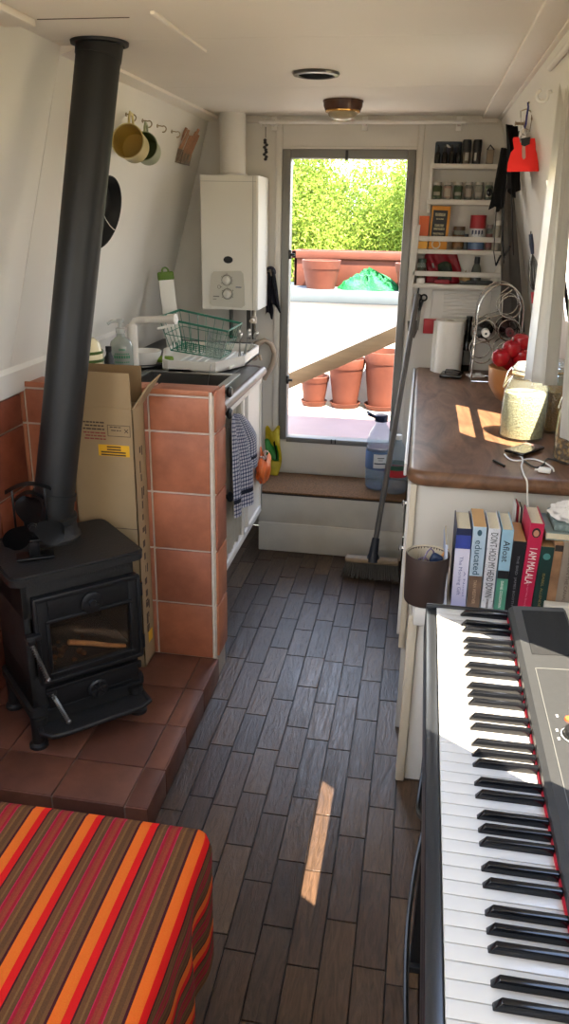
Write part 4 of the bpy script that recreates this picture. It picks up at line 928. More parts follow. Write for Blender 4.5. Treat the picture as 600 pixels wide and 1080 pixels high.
# ------------------------------------------------------------------ step, mat, bottles, broom
stp = thing('step_box', 'white boarded step box below the doorway', 'step', (-.35, 3.63, 0))
SW = mat('step_white', '#cbc7bd', .5, var=.08, scale=6, bump=.03)
b = MB(); b.box((-.70, 3.47, .002), (-.004, YB-.015, .150), .004); b.box((-.70, 3.472, .154), (-.004, YB-.015, .296), .004); b.box((-.698, 3.474, .01), (-.006, YB-.016, .290)); b.build('boards', SW, stp)
b = MB(); b.box((-.705, 3.465, .296), (-.003, YB-.015, .304), .002); b.build('lid', mat('lid_dark', '#3a332d', .6, var=.1), stp)
b = MB(); r2 = random.Random(1); b.box((-.695, 3.462, .3045), (-.004, YB-.02, .313), .003)
tag(b.build('doormat', mat('coir', '#7d5836', 1, var=.45, scale=140, bump=1, bscale=260)), 'brown coir doormat lying on top of the white step', 'doormat')
wb = thing('water_bottle', 'large clear water bottle with a dark blue cap and handle on the doormat', 'bottle', (-.145, 3.62, .314))
PET = glass_mat('pet', '#e3ecf2', .08, .14)
C = (-.145, 3.63, .314)
b = MB(); b.lathe([(0, .004), (.05, 0), (.060, .012), (.062, .10), (.059, .105), (.062, .11), (.062, .175), (.059, .18), (.062, .185), (.062, .222), (.059, .248), (.049, .278), (.035, .302), (.026, .318), (.024, .34), (0, .34)], C, 40); b.build('bottle_body', PET, wb)
b = MB(); b.lathe([(0, .006), (.050, .004), (.0575, .014), (.0585, .205), (0, .205)], C, 36); b.build('water', glass_mat('water', '#c9dced', .02, .14), wb)
b = MB(); b.lathe([(.0635, .105), (.064, .106), (.064, .19), (.0635, .191)], C, 40); lb = b.build('wrap_label', mat('label_blue', '#56729f', .4, var=.1, scale=15), wb)
def wrap_patch(b, C, r, a0, a1, z0, z1, n=8, th=.0006):
    for j in range(n):
        q0 = a0+(a1-a0)*j/n; q1 = a0+(a1-a0)*(j+1)/n
        q = [V((C[0]+r*math.cos(a), C[1]+r*math.sin(a), C[2]+zz)) for a, zz in ((q0, z0), (q1, z0), (q1, z1), (q0, z1))]
        b.prism(q, V((math.cos(q0), math.sin(q0), 0))*th)
b = MB(); wrap_patch(b, C, .064, -PI/2-.35, -PI/2+.75, .115, .183); b.build('white_panel', mat('label_white', '#d9dde2', .5, var=.02), lb)
b = MB(); wrap_patch(b, C, .0648, -PI/2-.28, -PI/2+.68, .135, .141); wrap_patch(b, C, .0648, -PI/2-.05, -PI/2+.45, .163, .167, 4); wrap_patch(b, C, .0648, -PI/2+.0, -PI/2+.35, .153, .1555, 4); b.build('label_print', mat('label_ink', '#283450', .5, var=0), lb)
b = MB(); b.lathe([(0, .33), (.030, .33), (.031, .336), (.031, .358), (.027, .362), (0, .362)], C, 30); b.build('cap', mat('cap_navy', '#1d2440', .35, var=.03), wb)
b = MB(); b.tube([(C[0]-.026, C[1], C[2]+.352), (C[0]-.05, C[1]-.005, C[2]+.365), (C[0]-.066, C[1]-.01, C[2]+.375), (C[0]-.058, C[1]-.03, C[2]+.365), (C[0]-.024, C[1]-.02, C[2]+.35)], .0065, 8, flat=.6); b.build('carry_handle', mat('cap_navy', '#1d2440', .35), wb)
w2 = thing('water_bottle', 'second clear plastic bottle on the doormat, tucked behind the counter end', 'bottle', (-.02, 3.58, .314))
C = (-.058, 3.585, .314)
b = MB(); b.lathe([(0, .004), (.045, 0), (.052, .012), (.053, .07), (.050, .075), (.053, .08), (.053, .14), (.05, .145), (.053, .15), (.051, .185), (.035, .225), (.018, .25), (.016, .265), (0, .265)], C, 32); b.build('bottle_body', PET, w2)
b = MB(); b.lathe([(.0535, .085), (.0545, .086), (.0545, .118), (.0535, .119)], C, 32); b.build('red_label', mat('label_red', '#c2323a', .4, var=.05), w2)
b = MB(); b.lathe([(.0535, .12), (.0545, .121), (.0545, .140), (.0535, .141)], C, 32); b.build('green_label', mat('label_dkgreen', '#2d5a44', .4, var=.05), w2)
b = MB(); b.lathe([(0, .26), (.018, .26), (.018, .28), (0, .281)], C, 20); b.build('cap', WHITEP, w2)
br = thing('broom', 'long handled broom with a dark bristled head leaning in the corner by the counter', 'broom', (-.135, 3.27, 0))
h0 = V((-.128, 3.27, .12)); h1 = V((-.022, 3.755, 1.24)); h1 = W(440, 312, Y=3.74)
b = MB(); b.cyl(h0, h1, .0125, n=16); b.ball(h1, .013, n=10); b.build('handle', mat('broom_grey', '#5b5651', .5, var=.1, scale=15), br)
b = MB(); b.tube([h0-V((0, .0, .035)), h0, h0+(h1-h0).normalized()*.07], [.034, .021, .017], 16); b.build('socket', mat('socket_navy', '#20232c', .45), br)
b = MB(); b.box((-.255, 3.245, .072), (-.012, 3.295, .098), .01, seg=3); b.build('head', mat('broom_wood', '#8f7b60', .6, var=.15, scale=30), br)
b = MB(); r2 = random.Random(14)
for i in range(26):
    for j in range(5):
        x = -.248+.23*i/25; y = 3.252+.036*j/4; k = (i/25-.5)
        b.tube([(x, y, .076), (x+k*.012, y+(j-2)*.004, .04), (x+k*.03+r2.uniform(-.004, .004), y+(j-2)*.009, .004)], [.0042, .0048, .0035], 5)
o = b.build('bristles', mat('bristle', '#54504a', .8, var=.15), br); o['kind'] = 'stuff'

# ------------------------------------------------------------------ spice shelves on the back wall
SHW = mat('shelf_white', '#cfcabf', .5, var=.04, scale=10)
SYF, SYB = 3.695, YB-.001
def sh(x, y): return W(x, y, Y=SYF)
us = thing('spice_shelf', 'upper white two-tier spice shelf in the back right corner', 'shelf', (.13, 3.75, 1.58))
z1, z2 = sh(480, 172.5).z, sh(480, 210.4).z
b = MB(); b.box((.0, SYF, z1-.020), (.272, SYB, z1), .003); b.build('shelf_board', SHW, us)
b = MB(); b.box((-.010, SYF, z2-.022), (.30, SYB, z2), .003); b.build('shelf_board', SHW, us)
b = MB(); b.box((-.006, SYF+.02, z2-.055), (.008, SYB, z1+.03), .003); b.build('side_panel', SHW, us)
b = MB(); b.box((.285, SYF+.02, z2-.055), (.297, SYB, z1+.02), .003); b.build('side_panel', SHW, us)
ls_ = thing('spice_rack', 'lower white spice rack with rails across the front of its two shelves', 'shelf', (.14, 3.75, 1.24))
z3, z4 = sh(480, 263.5).z, sh(480, 300.2).z
for zz, x0 in ((z3, -.038), (z4, -.052)):
    b = MB(); b.box((x0, SYF, zz-.019), (.345, SYB, zz), .003); b.build('shelf_board', SHW, ls_)
    b = MB(); b.box((x0, SYF-.008, zz+.033), (.34, SYF, zz+.055), .003); b.build('front_rail', SHW, ls_)
b = MB(); b.prism([(-.056, SYF-.008, z4-.019), (-.044, SYF-.008, z4-.019), (-.030, SYF-.008, z3+.10), (-.042, SYF-.008, z3+.10)], (0, SYB-SYF+.008, 0)); b.build('side_panel', SHW, ls_)
b = MB(); b.box((.333, SYF-.006, z4-.019), (.345, SYB, z3+.09), .002); b.build('side_panel', SHW, ls_)
def px(x, zz, Y=3.735): return W(x, 250, Y=Y).x + 0*zz
def span(x0, x1, y, Y=3.735):
    a, c = W(x0, y, Y=Y), W(x1, y, Y=Y); return (a.x+c.x)/2, (c.x-a.x)
def jar(kind, x0, x1, ytop, ybase, zb, glassc, fillc, lidc, label, group=None, Y=3.735, fill=.8, lidh=.016):
    cx, wd = span(x0, x1, (ytop+ybase)/2, Y); h = W(0, ytop, Y=Y).z-W(0, ybase, Y=Y).z; h = W((x0+x1)/2, ytop, Y=Y).z-zb; r = wd/2*.93; zb += .0008
    t = thing(kind, label, 'jar', (cx, Y, zb), 0, group); C = (cx, Y, zb)
    MB().lathe([(0, 0), (r*.92, 0), (r, .004), (r, h*.72), (r*.85, h-lidh), (0, h-lidh)], C, 20).build('jar_body', glassc, t)
    MB().lathe([(0, .001), (r*.93, .001), (r*1.003, h*.12), (r*1.003, h*fill*.8), (0, h*fill*.8)], C, 20).build('contents', fillc, t)
    MB().lathe([(0, h-lidh), (r*.93, h-lidh), (r*.95, h-lidh*.8), (r*.93, h), (0, h)], C, 20).build('lid', lidc, t)
    return t
DKGL = mat('dark_bottle_glass', '#16150f', .15, var=0)
for i, (x0, x1, nm) in enumerate(((458.5, 464.5, 'leftmost of four small dark dropper bottles on the top spice shelf'), (466, 472, 'second from left of four small dark dropper bottles on the top shelf'), (473.3, 479.2, 'third from left of four small dark dropper bottles on the top shelf'), (480.2, 486, 'rightmost of four small dark dropper bottles, next to the pepper mills'))):
    cx, wd = span(x0, x1, 165, 3.715); r = wd/2; C = (cx, 3.715, z1+.0005); t = thing('dropper_bottle', nm, 'bottle', C, 0, 'dropper bottles on the top shelf')
    MB().lathe([(0, 0), (r, 0), (r, .035), (r*.7, .044), (r*.5, .046), (0, .046)], C, 16).build('bottle_body', DKGL, t)
    MB().lathe([(0, .045), (r*.62, .045), (r*.6, .064), (r*.3, .066), (r*.25, .074), (0, .075)], C, 16).build('dropper_cap', BLACKP, t)
for i, (x0, x1, nm, fc) in enumerate(((487, 497, 'left of two black capped spice grinders on the top shelf', '#5b5346'), (498, 508, 'right of two black capped spice grinders on the top shelf, with a pale label strip', '#3a3330'))):
    cx, wd = span(x0, x1, 160, 3.72); r = wd/2*.95; C = (cx, 3.72, z1+.0005); h = W(495, 147.5, Y=3.72).z-z1
    t = thing('spice_grinder', nm, 'grinder', C, 0, 'spice grinders on the top shelf')
    MB().lathe([(0, 0), (r*.95, 0), (r*.95, h*.5), (0, h*.5)], C, 20).build('grinder_body', mat('grinder_fill%d' % i, fc, .25, var=.3, scale=80), t)
    MB().lathe([(0, h*.48), (r, h*.48), (r, h*.9), (r*.9, h), (0, h)], C, 24).build('grinder_cap', BLACKP, t)
    b = MB(); wrap_patch(b, (cx, 3.72, z1), r*.96, -PI/2-(.6 if i else .3), -PI/2-(.1 if i else -.5), .012, h*.46, 4); b.build('label_strip', mat('strip_pale', '#a9a49a', .5), t)
cx, wd = span(459, 487, 155, 3.765); b = MB(); b.box((cx-wd/2, 3.75, z1+.001), (cx+wd/2, 3.782, W(470, 149.5, Y=3.765).z), .006)
pkt = thing('blue_packet', 'slate blue flat packet lying behind the dropper bottles on the top shelf', 'packet', (cx, 3.765, z1)); b.build('packet_body', mat('slate_blue', '#3c4650', .4, var=.15, scale=20), pkt)
p = W(474, 154, Y=3.749); b = MB()
for k in range(4): b.cbox((p.x+.004*k-.012, 3.7495, p.z-.003*k+.004), (.012, .001, .004), 0)
b.build('white_print', WHITEP, pkt)
cx, wd = span(513.5, 521, 160, 3.72); b = MB(); h = W(515, 153, Y=3.72).z-z1
b.box((cx-wd/2, 3.705, z1+.0005), (cx+wd/2, 3.735, z1+h*.75), .003); tpk = thing('wooden_block', 'small pale wooden pot at the right end of the top spice shelf', 'pot', (cx, 3.72, z1)); b.build('pot_body', mat('pale_wood', '#8d7f6a', .6, var=.2, scale=30), tpk)
b = MB(); b.tube([(cx-wd/2, 3.72, z1+h*.75), (cx-wd*.1, 3.72, z1+h), (cx+wd/2, 3.72, z1+h*.75)], .003, 6); b.build('handle', BLACKP, tpk)
JG = glass_mat('jar_glass', '#dfe4e0', .05, .12); LIDC = mat('lid_cream', '#b9b2a4', .4, var=.04)
jars = [(455.8, 466, '#3d4a2c', 'leftmost spice jar of dark green herbs on the second shelf'), (467, 477, '#8d7568', 'second spice jar from the left, pinkish brown with a pale label'), (478.2, 488, '#3a4a30', 'third spice jar from the left, dark green herbs'),
        (489.5, 498.7, '#6f6a60', 'fourth spice jar from the left, greyish powder'), (500, 510, '#8a857a', 'fifth spice jar from the left, pale grey label'), (511, 520, '#55604a', 'rightmost spice jar on the second shelf, by the hanging aprons')]
for i, (x0, x1, c, lb) in enumerate(jars):
    t = jar('spice_jar', x0, x1, 192.2, 210, z2, JG, mat('spice%d' % i, c, .8, var=.3, scale=90), LIDC, lb, 'spice jars on the second shelf', 3.725, .95, .012)
    cx, wd = span(x0, x1, 200, 3.725); b = MB(); wrap_patch(b, (cx, 3.725, z2), wd/2*.945, -PI/2-.75, -PI/2+.75, .012 if i % 2 else .016, .045 if i % 2 else .030, 6); b.build('paper_label', mat('paper_label', '#a39b8c', .7, var=.08), t)
# third shelf
def carton(name, x0, x1, yt, zb, d, col, label, cat='packet', Y=3.73, tilt=0):
    cx, wd = span(x0, x1, yt, Y); h = W((x0+x1)/2, yt, Y=Y).z-zb
    t = thing(name, label, cat, (cx, Y, zb)); M = Mx.Translation((cx, Y, zb+.001)) @ Mx.Rotation(rad(tilt), 4, 'Y')
    b = MB(); b.box((-wd/2, -d/2, 0), (wd/2, d/2, h), .0015, M); b.build('carton_body', col, t); return t, M, wd, h
t, M, wd, h = carton('food_carton', 442.5, 453, 228, z3, .045, mat('orange_carton', '#c95f2a', .5, var=.08), 'plain orange food carton at the left end of the third shelf')
b = MB(); b.box((-wd/2, -.0232, 0), (wd/2, -.0225, h*.28), 0, M); b.build('yellow_base', mat('carton_yellow', '#d79a2c', .5), t)
t, M, wd, h = carton('food_carton', 455, 474.5, 217.5, z3, .05, mat('yellow_carton', '#c8862a', .5, var=.08), 'tall yellow and black food carton on the third shelf', tilt=1.5)
b = MB(); b.box((-wd*.42, -.0262, h*.22), (wd*.36, -.0253, h*.9), 0, M); b.build('dark_panel', mat('carton_black', '#1b1a18', .5, var=.1), t)
b = MB()
for k, (zz, w2_, hh) in enumerate(((.80, .55, .07), (.70, .4, .03), (.55, .5, .06), (.47, .6, .05), (.36, .6, .05), (.29, .55, .04))): b.cbox((-wd*.03, -.0266, h*zz), (wd*w2_, .0008, h*hh), 0, M)
b.build('carton_print', mat('carton_cream', '#8c8468', .5, var=.5, scale=160), t)
b = MB(); b.lathe([(wd*.18, -.0004), (wd*.25, -.0004), (wd*.25, .0004), (wd*.18, .0004)], n=20, M=M @ Mx.Translation((-wd*.1, -.0258, h*.11)) @ RX, closed=True); b.build('round_emblem', mat('carton_white', '#c9c0ac', .5), t)
jar('condiment_jar', 476.5, 490.5, 239, 263, z3, JG, mat('amber_fill', '#6b4a22', .4, var=.2), mat('lid_brown', '#5b4632', .4), 'squat amber jar right of the yellow carton on the third shelf')
cx, wd = span(494.8, 511.5, 245, 3.73); h = W(503, 227, Y=3.73).z-z3; r = wd/2; C = (cx, 3.73, z3+.0005)
t = thing('food_tin', 'tall tin with a red top and white and blue bands on the third shelf', 'tin', C)
b = MB(); b.lathe([(0, 0), (r, 0), (r*1.02, .002), (r, .004), (r, h-.004), (r*1.02, h-.002), (r, h), (r*.93, h), (r*.92, h-.004), (0, h-.004)], C, 28); b.build('tin_body', mat('tin_red', '#a3262c', .35, var=.06), t)
b = MB(); b.lathe([(r+.0004, h*.38), (r+.0009, h*.38), (r+.0009, h*.62), (r+.0004, h*.62)], C, 28); b.build('white_band', mat('tin_white', '#c9c9c9', .4), t)
b = MB(); b.lathe([(r+.0004, .003), (r+.0009, .003), (r+.0009, h*.38), (r+.0004, h*.38)], C, 28); b.build('blue_band', mat('tin_blue', '#5c7391', .4, var=.1), t)
b = MB()
for k in range(4): wrap_patch(b, C, r+.0012, -PI/2-.75+k*.4, -PI/2-.5+k*.4, h*.46, h*.57, 2); wrap_patch(b, C, r+.0012, -PI/2-.72+k*.4, -PI/2-.66+k*.4, h*.42, h*.5, 1)
b.build('band_lettering', mat('tin_ink', '#2a3350', .5), t)
jar('condiment_jar', 512, 519.5, 237, 263, z3, JG, mat('rose_fill', '#8a5a56', .5, var=.2), mat('lid_rose', '#8d7f78', .4), 'slim rosy jar between the red tin and the pale canister')
cx, wd = span(520, 527.5, 250, 3.73); h = W(523, 233, Y=3.73).z-z3; r = wd/2; C = (cx, 3.73, z3+.0005); t = thing('pale_canister', 'pale cylindrical canister at the right end of the third shelf', 'canister', C)
MB().lathe([(0, 0), (r, 0), (r, h*.85), (0, h*.85)], C, 24).build('canister_body', mat('pale_can', '#a19a8a', .5, var=.06), t); MB().lathe([(0, h*.85), (r*1.04, h*.85), (r*1.04, h), (0, h)], C, 24).build('lid', WHITEP, t)
jar('condiment_jar', 487.5, 494, 247, 263, z3, JG, mat('slate_fill', '#4c5358', .5, var=.2), mat('lid_slate', '#3a3d40', .4), 'short slate coloured jar left of the red tin')
# fourth shelf
jar('condiment_jar', 439.5, 449.5, 273, 300, z4, JG, mat('olive_fill', '#4b4a38', .5, var=.3, scale=60), mat('lid_green', '#2f4034', .4), 'jar with a dark green lid at the left end of the bottom shelf')
b = MB(); p = W(444, 283, Y=3.70); b.lathe([(0, 0), (.018, 0), (.02, .006), (.018, .022), (0, .024)], (p.x+.002, 3.703, z4+.001), 20); tag(b.build('white_pot', mat('white_ceramic', '#d9d6ce', .2)), 'small white lidded pot in front of the green lidded jar', 'pot')
rb = thing('red_food_bag', 'red food bag with a dark green patch slumped on the bottom shelf', 'bag', (.05, 3.74, z4))
a, c = W(446.5, 290, Y=3.74), W(486.5, 290, Y=3.74); ht = W(470, 264, Y=3.74).z-z4
def rbag(u, v):
    w = (c.x-a.x); x = a.x+w*(u*(.96-.12*v)+.06*v)+.01*math.sin(v*5); k = math.sin(PI*u)**.4 if 0 < u < 1 else 0
    return V((x, 3.755-.03*k*(1-.6*v)-.004*math.sin(u*17+v*6), z4+.001+ht*v*(.86+.16*u+.03*math.sin(u*11))))
b = MB(); b.sheet(rbag, 28, 14, thick=.02); b.build('bag_body', mat('bag_red', '#a51c2b', .35, var=.15, scale=40, bump=.25, bscale=60), rb, angle=70)
b = MB(); b.sheet(lambda u, v: rbag(.34+.4*u, .08+.62*v*(1-.15*(2*u-1)**2))+V((0, -.0025, 0)), 12, 8, thick=.001); b.build('green_patch', mat('bag_green', '#2f3f28', .5, var=.6, scale=70), rb, angle=80)
b = MB(); b.sheet(lambda u, v: rbag(.18+.06*u, .5+.16*v)+V((0, -.003, 0)), 2, 3, thick=.001); b.build('white_mark', WHITEP, rb, angle=80)
p = W(491, 284, Y=3.72); b = MB(); b.ball((p.x, 3.72, z4+.026), .025, (1, 1, .98), 20); b.tube([(p.x, 3.72, z4+.048), (p.x+.002, 3.72, z4+.062)], [.005, .001], 6); tag(b.build('onion', mat('onion_skin', '#9a7e50', .45, var=.2, scale=20)), 'round golden onion beside the red bag on the bottom shelf', 'onion')
cx, wd = span(496.5, 508, 285, 3.725); C = (cx, 3.725, z4+.0005); r = wd/2; h = W(502, 271, Y=3.725).z-z4; t = thing('storage_bottle', 'squat see-through bottle with a dark cap on the bottom shelf', 'bottle', C)
MB().lathe([(0, 0), (r, 0), (r*1.02, h*.3), (r*.8, h*.6), (r*.45, h*.78), (0, h*.78)], C, 24).build('bottle_body', mat('smoky_plastic', '#5c5f58', .15, trans=.3, var=.05), t); MB().lathe([(0, h*.75), (r*.5, h*.75), (r*.55, h*.8), (r*.5, h), (0, h)], C, 20).build('cap', BLACKP, t)
p = W(523, 284, Y=3.72); M = Mx.Translation((p.x-.004, 3.72, z4+.012)) @ Mx.Rotation(rad(24), 4, 'Y'); b = MB(); b.lathe([(0, 0), (.019, 0), (.021, .004), (.022, .066), (.019, .075), (0, .076)], n=24, M=M); tag(b.build('white_shaker', mat('shaker_white', '#cfc9bc', .4, var=.03)), 'white shaker tilted against the right end of the bottom shelf', 'shaker')
for x0, x1, c, lb in ((458, 474, '#8a2028', 'red food bar lying flat behind the lower rail of the bottom shelf'), (485, 503, '#20211f', 'dark flat pack lying behind the lower rail at the middle of the bottom shelf'), (504, 520, '#2c2e2b', 'dark flat pack lying behind the lower rail below the white shaker')):
    cx, wd = span(x0, x1, 296, 3.705); b = MB(); b.box((cx-wd/2, 3.698, z4+.001), (cx+wd/2, 3.712, z4+.020), .004); tag(b.build('food_packet', mat('packet_'+c, c, .5, var=.1)), lb, 'packet')

# ------------------------------------------------------------------ things hanging around the corner
ut = thing('kitchen_scissors', 'black handled kitchen scissors hanging on the back wall beside the broom', 'scissors', (-.0, 3.77, 1.05))
a = W(444.5, 311, Y=3.765); c = W(440, 340, Y=3.765)
b = MB()
for s in (-1, 1): b.tube(arc((a.x+s*.012, 3.765, a.z-.012), .013, 0, 360, 16), .0045, 6)
b.tube([(a.x-.008, 3.765, a.z-.025), (a.x-.002, 3.765, a.z-.07)], .006, 6); b.tube([(a.x+.008, 3.765, a.z-.025), (a.x-.004, 3.765, a.z-.07)], .006, 6); b.build('handles', BLACKP, ut)
b = MB(); b.prism([(a.x-.012, 3.768, a.z-.06), (a.x+.004, 3.768, a.z-.06), (a.x-.002, 3.768, a.z-.165), (a.x-.010, 3.768, a.z-.15)], (0, .004, 0)); b.build('blades', mat('blade_steel', '#6b6862', .35, .8, var=.1), ut)
sp2 = thing('spatula', 'dark metal spatula hanging beside the scissors on the back wall', 'spatula', (-.03, 3.775, 1.0))
p = W(434, 349, Y=3.775); b = MB(); b.prism([(p.x-.022, 3.772, p.z+.045), (p.x+.030, 3.772, p.z+.050), (p.x+.026, 3.772, p.z-.002), (p.x+.014, 3.772, p.z-.035), (p.x-.016, 3.772, p.z+.0)], (0, .003, 0)); b.build('blade', mat('spatula_grey', '#57524c', .45, .5, var=.1), sp2)
b = MB(); b.tube([(p.x+.008, 3.774, p.z+.045), (p.x+.014, 3.774, p.z+.15), (p.x+.018, 3.774, p.z+.20)], [.006, .006, .008], 8, flat=.6); b.build('handle', BLACKP, sp2)
a, c = W(447, 336, Y=3.775), W(459, 352, Y=3.775); b = MB(); b.box((a.x, 3.768, c.z), (c.x+.02, 3.782, a.z), .004, None); tag(b.build('red_holder', mat('holder_red', '#a8262e', .5, var=.06)), 'red square pot holder on the back wall, partly behind the paper towel', 'pot holder')
# aprons and straps on hooks along the right wall
APK = mat('apron_black', '#161517', .95, var=.15, scale=20); APG = mat('apron_grey', '#807a74', .95, var=.12, scale=15)
def hang(name, label, Y, z0, z1, w0, w1, m, off, seed, cat='apron', straps=True, dx1=0, wx=(0, 0)):
    t = thing(name, label, cat, (XR(z1)-off, Y, z0)); r2 = random.Random(seed); ph = r2.uniform(0, 6)
    def f(u, v):
        zz = z0+(z1-z0)*v; w = w0+(w1-w0)*v; fold = .012*math.sin(u*14+ph+v*2)*(1-.4*v)
        return V((min(XR(z1)-off+dx1*(1-v)+fold-(1-u)*(wx[0]+(wx[1]-wx[0])*v), XR(zz)-.012), Y+(u-.5)*w+.01*math.sin(v*6+ph), zz+.015*math.sin(u*7+ph)*(1-v)))
    b = MB(); b.sheet(f, 26, 20, thick=.004); b.build('cloth', m, t, angle=75)
    if straps:
        b = MB(); x = XR(z1)-off
        b.tube([(x, Y-.02, z1-.02), (x-.008, Y-.03, z1-.18), (x+.015, Y-.025, z1-.33), (x+.03, Y-.0, z1-.42)], .004, 6, flat=.5); b.tube([(x, Y+.03, z1-.05), (x-.02, Y+.02, z1-.22), (x-.01, Y+.05, z1-.38), (x+.0, Y+.0, z1-.43), (x+.012, Y-.03, z1-.39)], .004, 6, flat=.5); b.build('strap', APK, t)
    b = MB(); b.lathe([(0, 0), (.012, 0), (.012, .004), (.005, .006), (.005, .03), (.009, .034), (0, .036)], (XR(z1)-.0, Y, z1+.005), 14, Mx.Rotation(-PI/2, 4, 'Y')); b.build('hook', HOOKM, t)
hang('black_apron', 'black apron hanging from a hook on the right wall behind the red float tag', 3.05, 1.63, 1.845, .18, .08, APK, .02, 1, wx=(.05, .045), dx1=.03)
hang('dark_bag', 'dark cloth bag with long straps hanging on the right wall next to the shelves', 3.40, 1.585, 1.80, .12, .06, mat('bag_charcoal', '#232324', .95, var=.15, scale=20), .03, 2, 'bag', wx=(.05, .03))
hang('grey_apron', 'long dark grey apron hanging lowest in the corner by the spice shelves', 3.64, 1.06, 1.70, .08, .05, APG, .0, 3, straps=False, dx1=.12, wx=(.12, .05))
sg = thing('sunglasses', 'dark sunglasses hooked over the strap by the second spice shelf', 'sunglasses', (.27, 3.62, 1.6))
b = MB(); p = W(519.5, 205, Y=3.60)
for s in (-1, 1): b.ball((p.x+s*.014, 3.60, p.z-.008*s), .015, (.8, .3, 1.1), 12)
b.build('lenses', mat('lens_dark', '#0d0e10', .1, var=0), sg)
b = MB(); b.tube([(p.x-.004, 3.6, p.z+.004), (p.x+.004, 3.6, p.z-.002)], .003, 6); b.tube([(p.x+.02, 3.6, p.z), (p.x+.024, 3.61, p.z+.05), (p.x+.022, 3.62, p.z+.10)], .0028, 6); b.build('frame', BLACKP, sg)
# red float tag with keys
KY = 2.86; c = W(550.5, 166, Y=KY); fx = c.x
kt = thing('key_float', 'bright red foam key float shaped like a vest hanging on the right wall', 'key float', (fx, KY, c.z-.07))
RF = mat('float_red', '#f0281f', .7, var=.03)
sc_ = lambda x, y: W(x, y, Y=KY)
out = [(534.5, 181), (535.5, 172), (538.5, 161), (542.0, 157), (540.5, 147), (541.5, 145), (546.5, 144.5), (548, 150), (551, 152), (556.5, 151.5), (559.5, 146), (565.5, 145.5), (564, 157), (566.5, 163), (567.3, 172), (567.4, 180.5)]
b = MB(); b.prism([sc_(x, y) for x, y in out], (0.004, .013, 0)); b.build('float_body', RF, kt, angle=30)
b = MB(); q = [sc_(x, y) for x, y in ((550.3, 154), (553.8, 154), (554.2, 166), (552, 168.5), (550.5, 166))]; b.prism([p-V((0, .004, 0)) for p in q], (0, .003, 0)); b.build('zip_tab', mat('zip_silver', '#b98a80', .4, .4), kt)
b = MB(); q = [sc_(x, y) for x, y in ((549.5, 146), (559, 144.5), (558.5, 152), (553, 154.5), (549.5, 153))]; b.prism([p-V((0, .005, 0)) for p in q], (0, .005, 0)); b.build('black_collar', BLACKP, kt)
ky = thing('key_ring', 'bunch of keys with a blue lanyard clip on the wall above the red float', 'keys', (fx, KY, c.z+.02))
b = MB(); q = [sc_(x, y) for x, y in ((556.5, 108), (557, 113), (555.5, 122), (554.5, 131), (553, 136))]; b.tube(q, [.006, .007, .0075, .007, .005], 8, flat=.4); b.build('lanyard', mat('lanyard_blue', '#232b7a', .7, var=.1), ky)
b = MB(); q = sc_(553.5, 139); b.tube(arc(q, .010, 0, 360, 18), .0016, 6); q = sc_(551.5, 145); b.tube(arc(q, .009, 0, 360, 18), .0016, 6); b.tube([sc_(553, 135), sc_(551, 141)], .004, 8); b.build('split_ring', CHROME, ky)
KM = mat('key_metal', '#9a9488', .35, .8, var=.1); KB = mat('key_brass', '#6f5a3c', .4, .7, var=.1)
for i, (pts, mm, wd) in enumerate(((((548.8, 117), (549.2, 136)), KM, .006), (((561.5, 119), (558.5, 139)), KB, .009), (((560, 118), (564, 123)), KB, .006), (((550.5, 142), (547, 155)), KM, .006))):
    a, d = sc_(*pts[0]), sc_(*pts[1]); b = MB(); off = V((0, .004*(i-1.5), 0)); b.tube([a+off, a.lerp(d, .35)+off, a.lerp(d, .4)+off, d+off], [wd, wd, wd*.5, wd*.42], 8, flat=.3); b.build('key', mm, ky)
b = MB(); b.tube([sc_(550, 117), sc_(555, 115), sc_(561, 118)], .002, 6); b.tube([sc_(556.5, 109), V((XR(1.86)+.0, KY+.01, sc_(556, 108).z+.008))], .003, 6); b.build('hook', HOOKM, ky)
cr = thing('ring_hook', 'white ring hook on the right wall beside the top of the curtain', 'hook', (.26, 2.3, 1.81))
a = W(572, 101, Y=2.40); b = MB(); b.tube(arc(a, .0145, 110, 400, 18, (1, 0, 0), (0, .2, 1)), .004, 10); b.tube([a+V((.011, 0, .009)), V((XR(a.z)+.005, 2.42, a.z+.012))], .004, 8); b.build('ring', WHITEP, cr)
wh = thing('wire_whisk', 'small wire whisk with a blue handle hanging on the right wall', 'whisk', (.37, 3.15, 1.25))
q = [W(x, y, Y=3.12) for x, y in ((559.5, 247), (560.5, 258), (561.5, 268))]; b = MB(); b.tube(q, [.007, .009, .006], 10); b.build('handle', mat('whisk_blue', '#27324a', .4), wh)
b = MB(); top = q[-1]; bot = W(563.5, 306, Y=3.12)
for k in range(5):
    a = PI*k/5; b.tube([top + (bot-top)*math.sin(PI*j/16)*1.0 + V((math.cos(a), math.sin(a), 0))*.023*math.cos(PI*j/16)*math.sin(PI*j/16)**.5*1.2 for j in range(17)], .0024, 5)
b.tube([q[0]+V((0, 0, .01)), q[0]], .002, 5); b.build('wires', mat('whisk_steel', '#55534f', .3, .8, var=0), wh)
b = MB(); b.tube([W(561.5, 308, Y=3.12), W(562, 320, Y=3.12)], .006, 8); b.build('red_tip', mat('holder_red', '#a8262e', .5), wh)

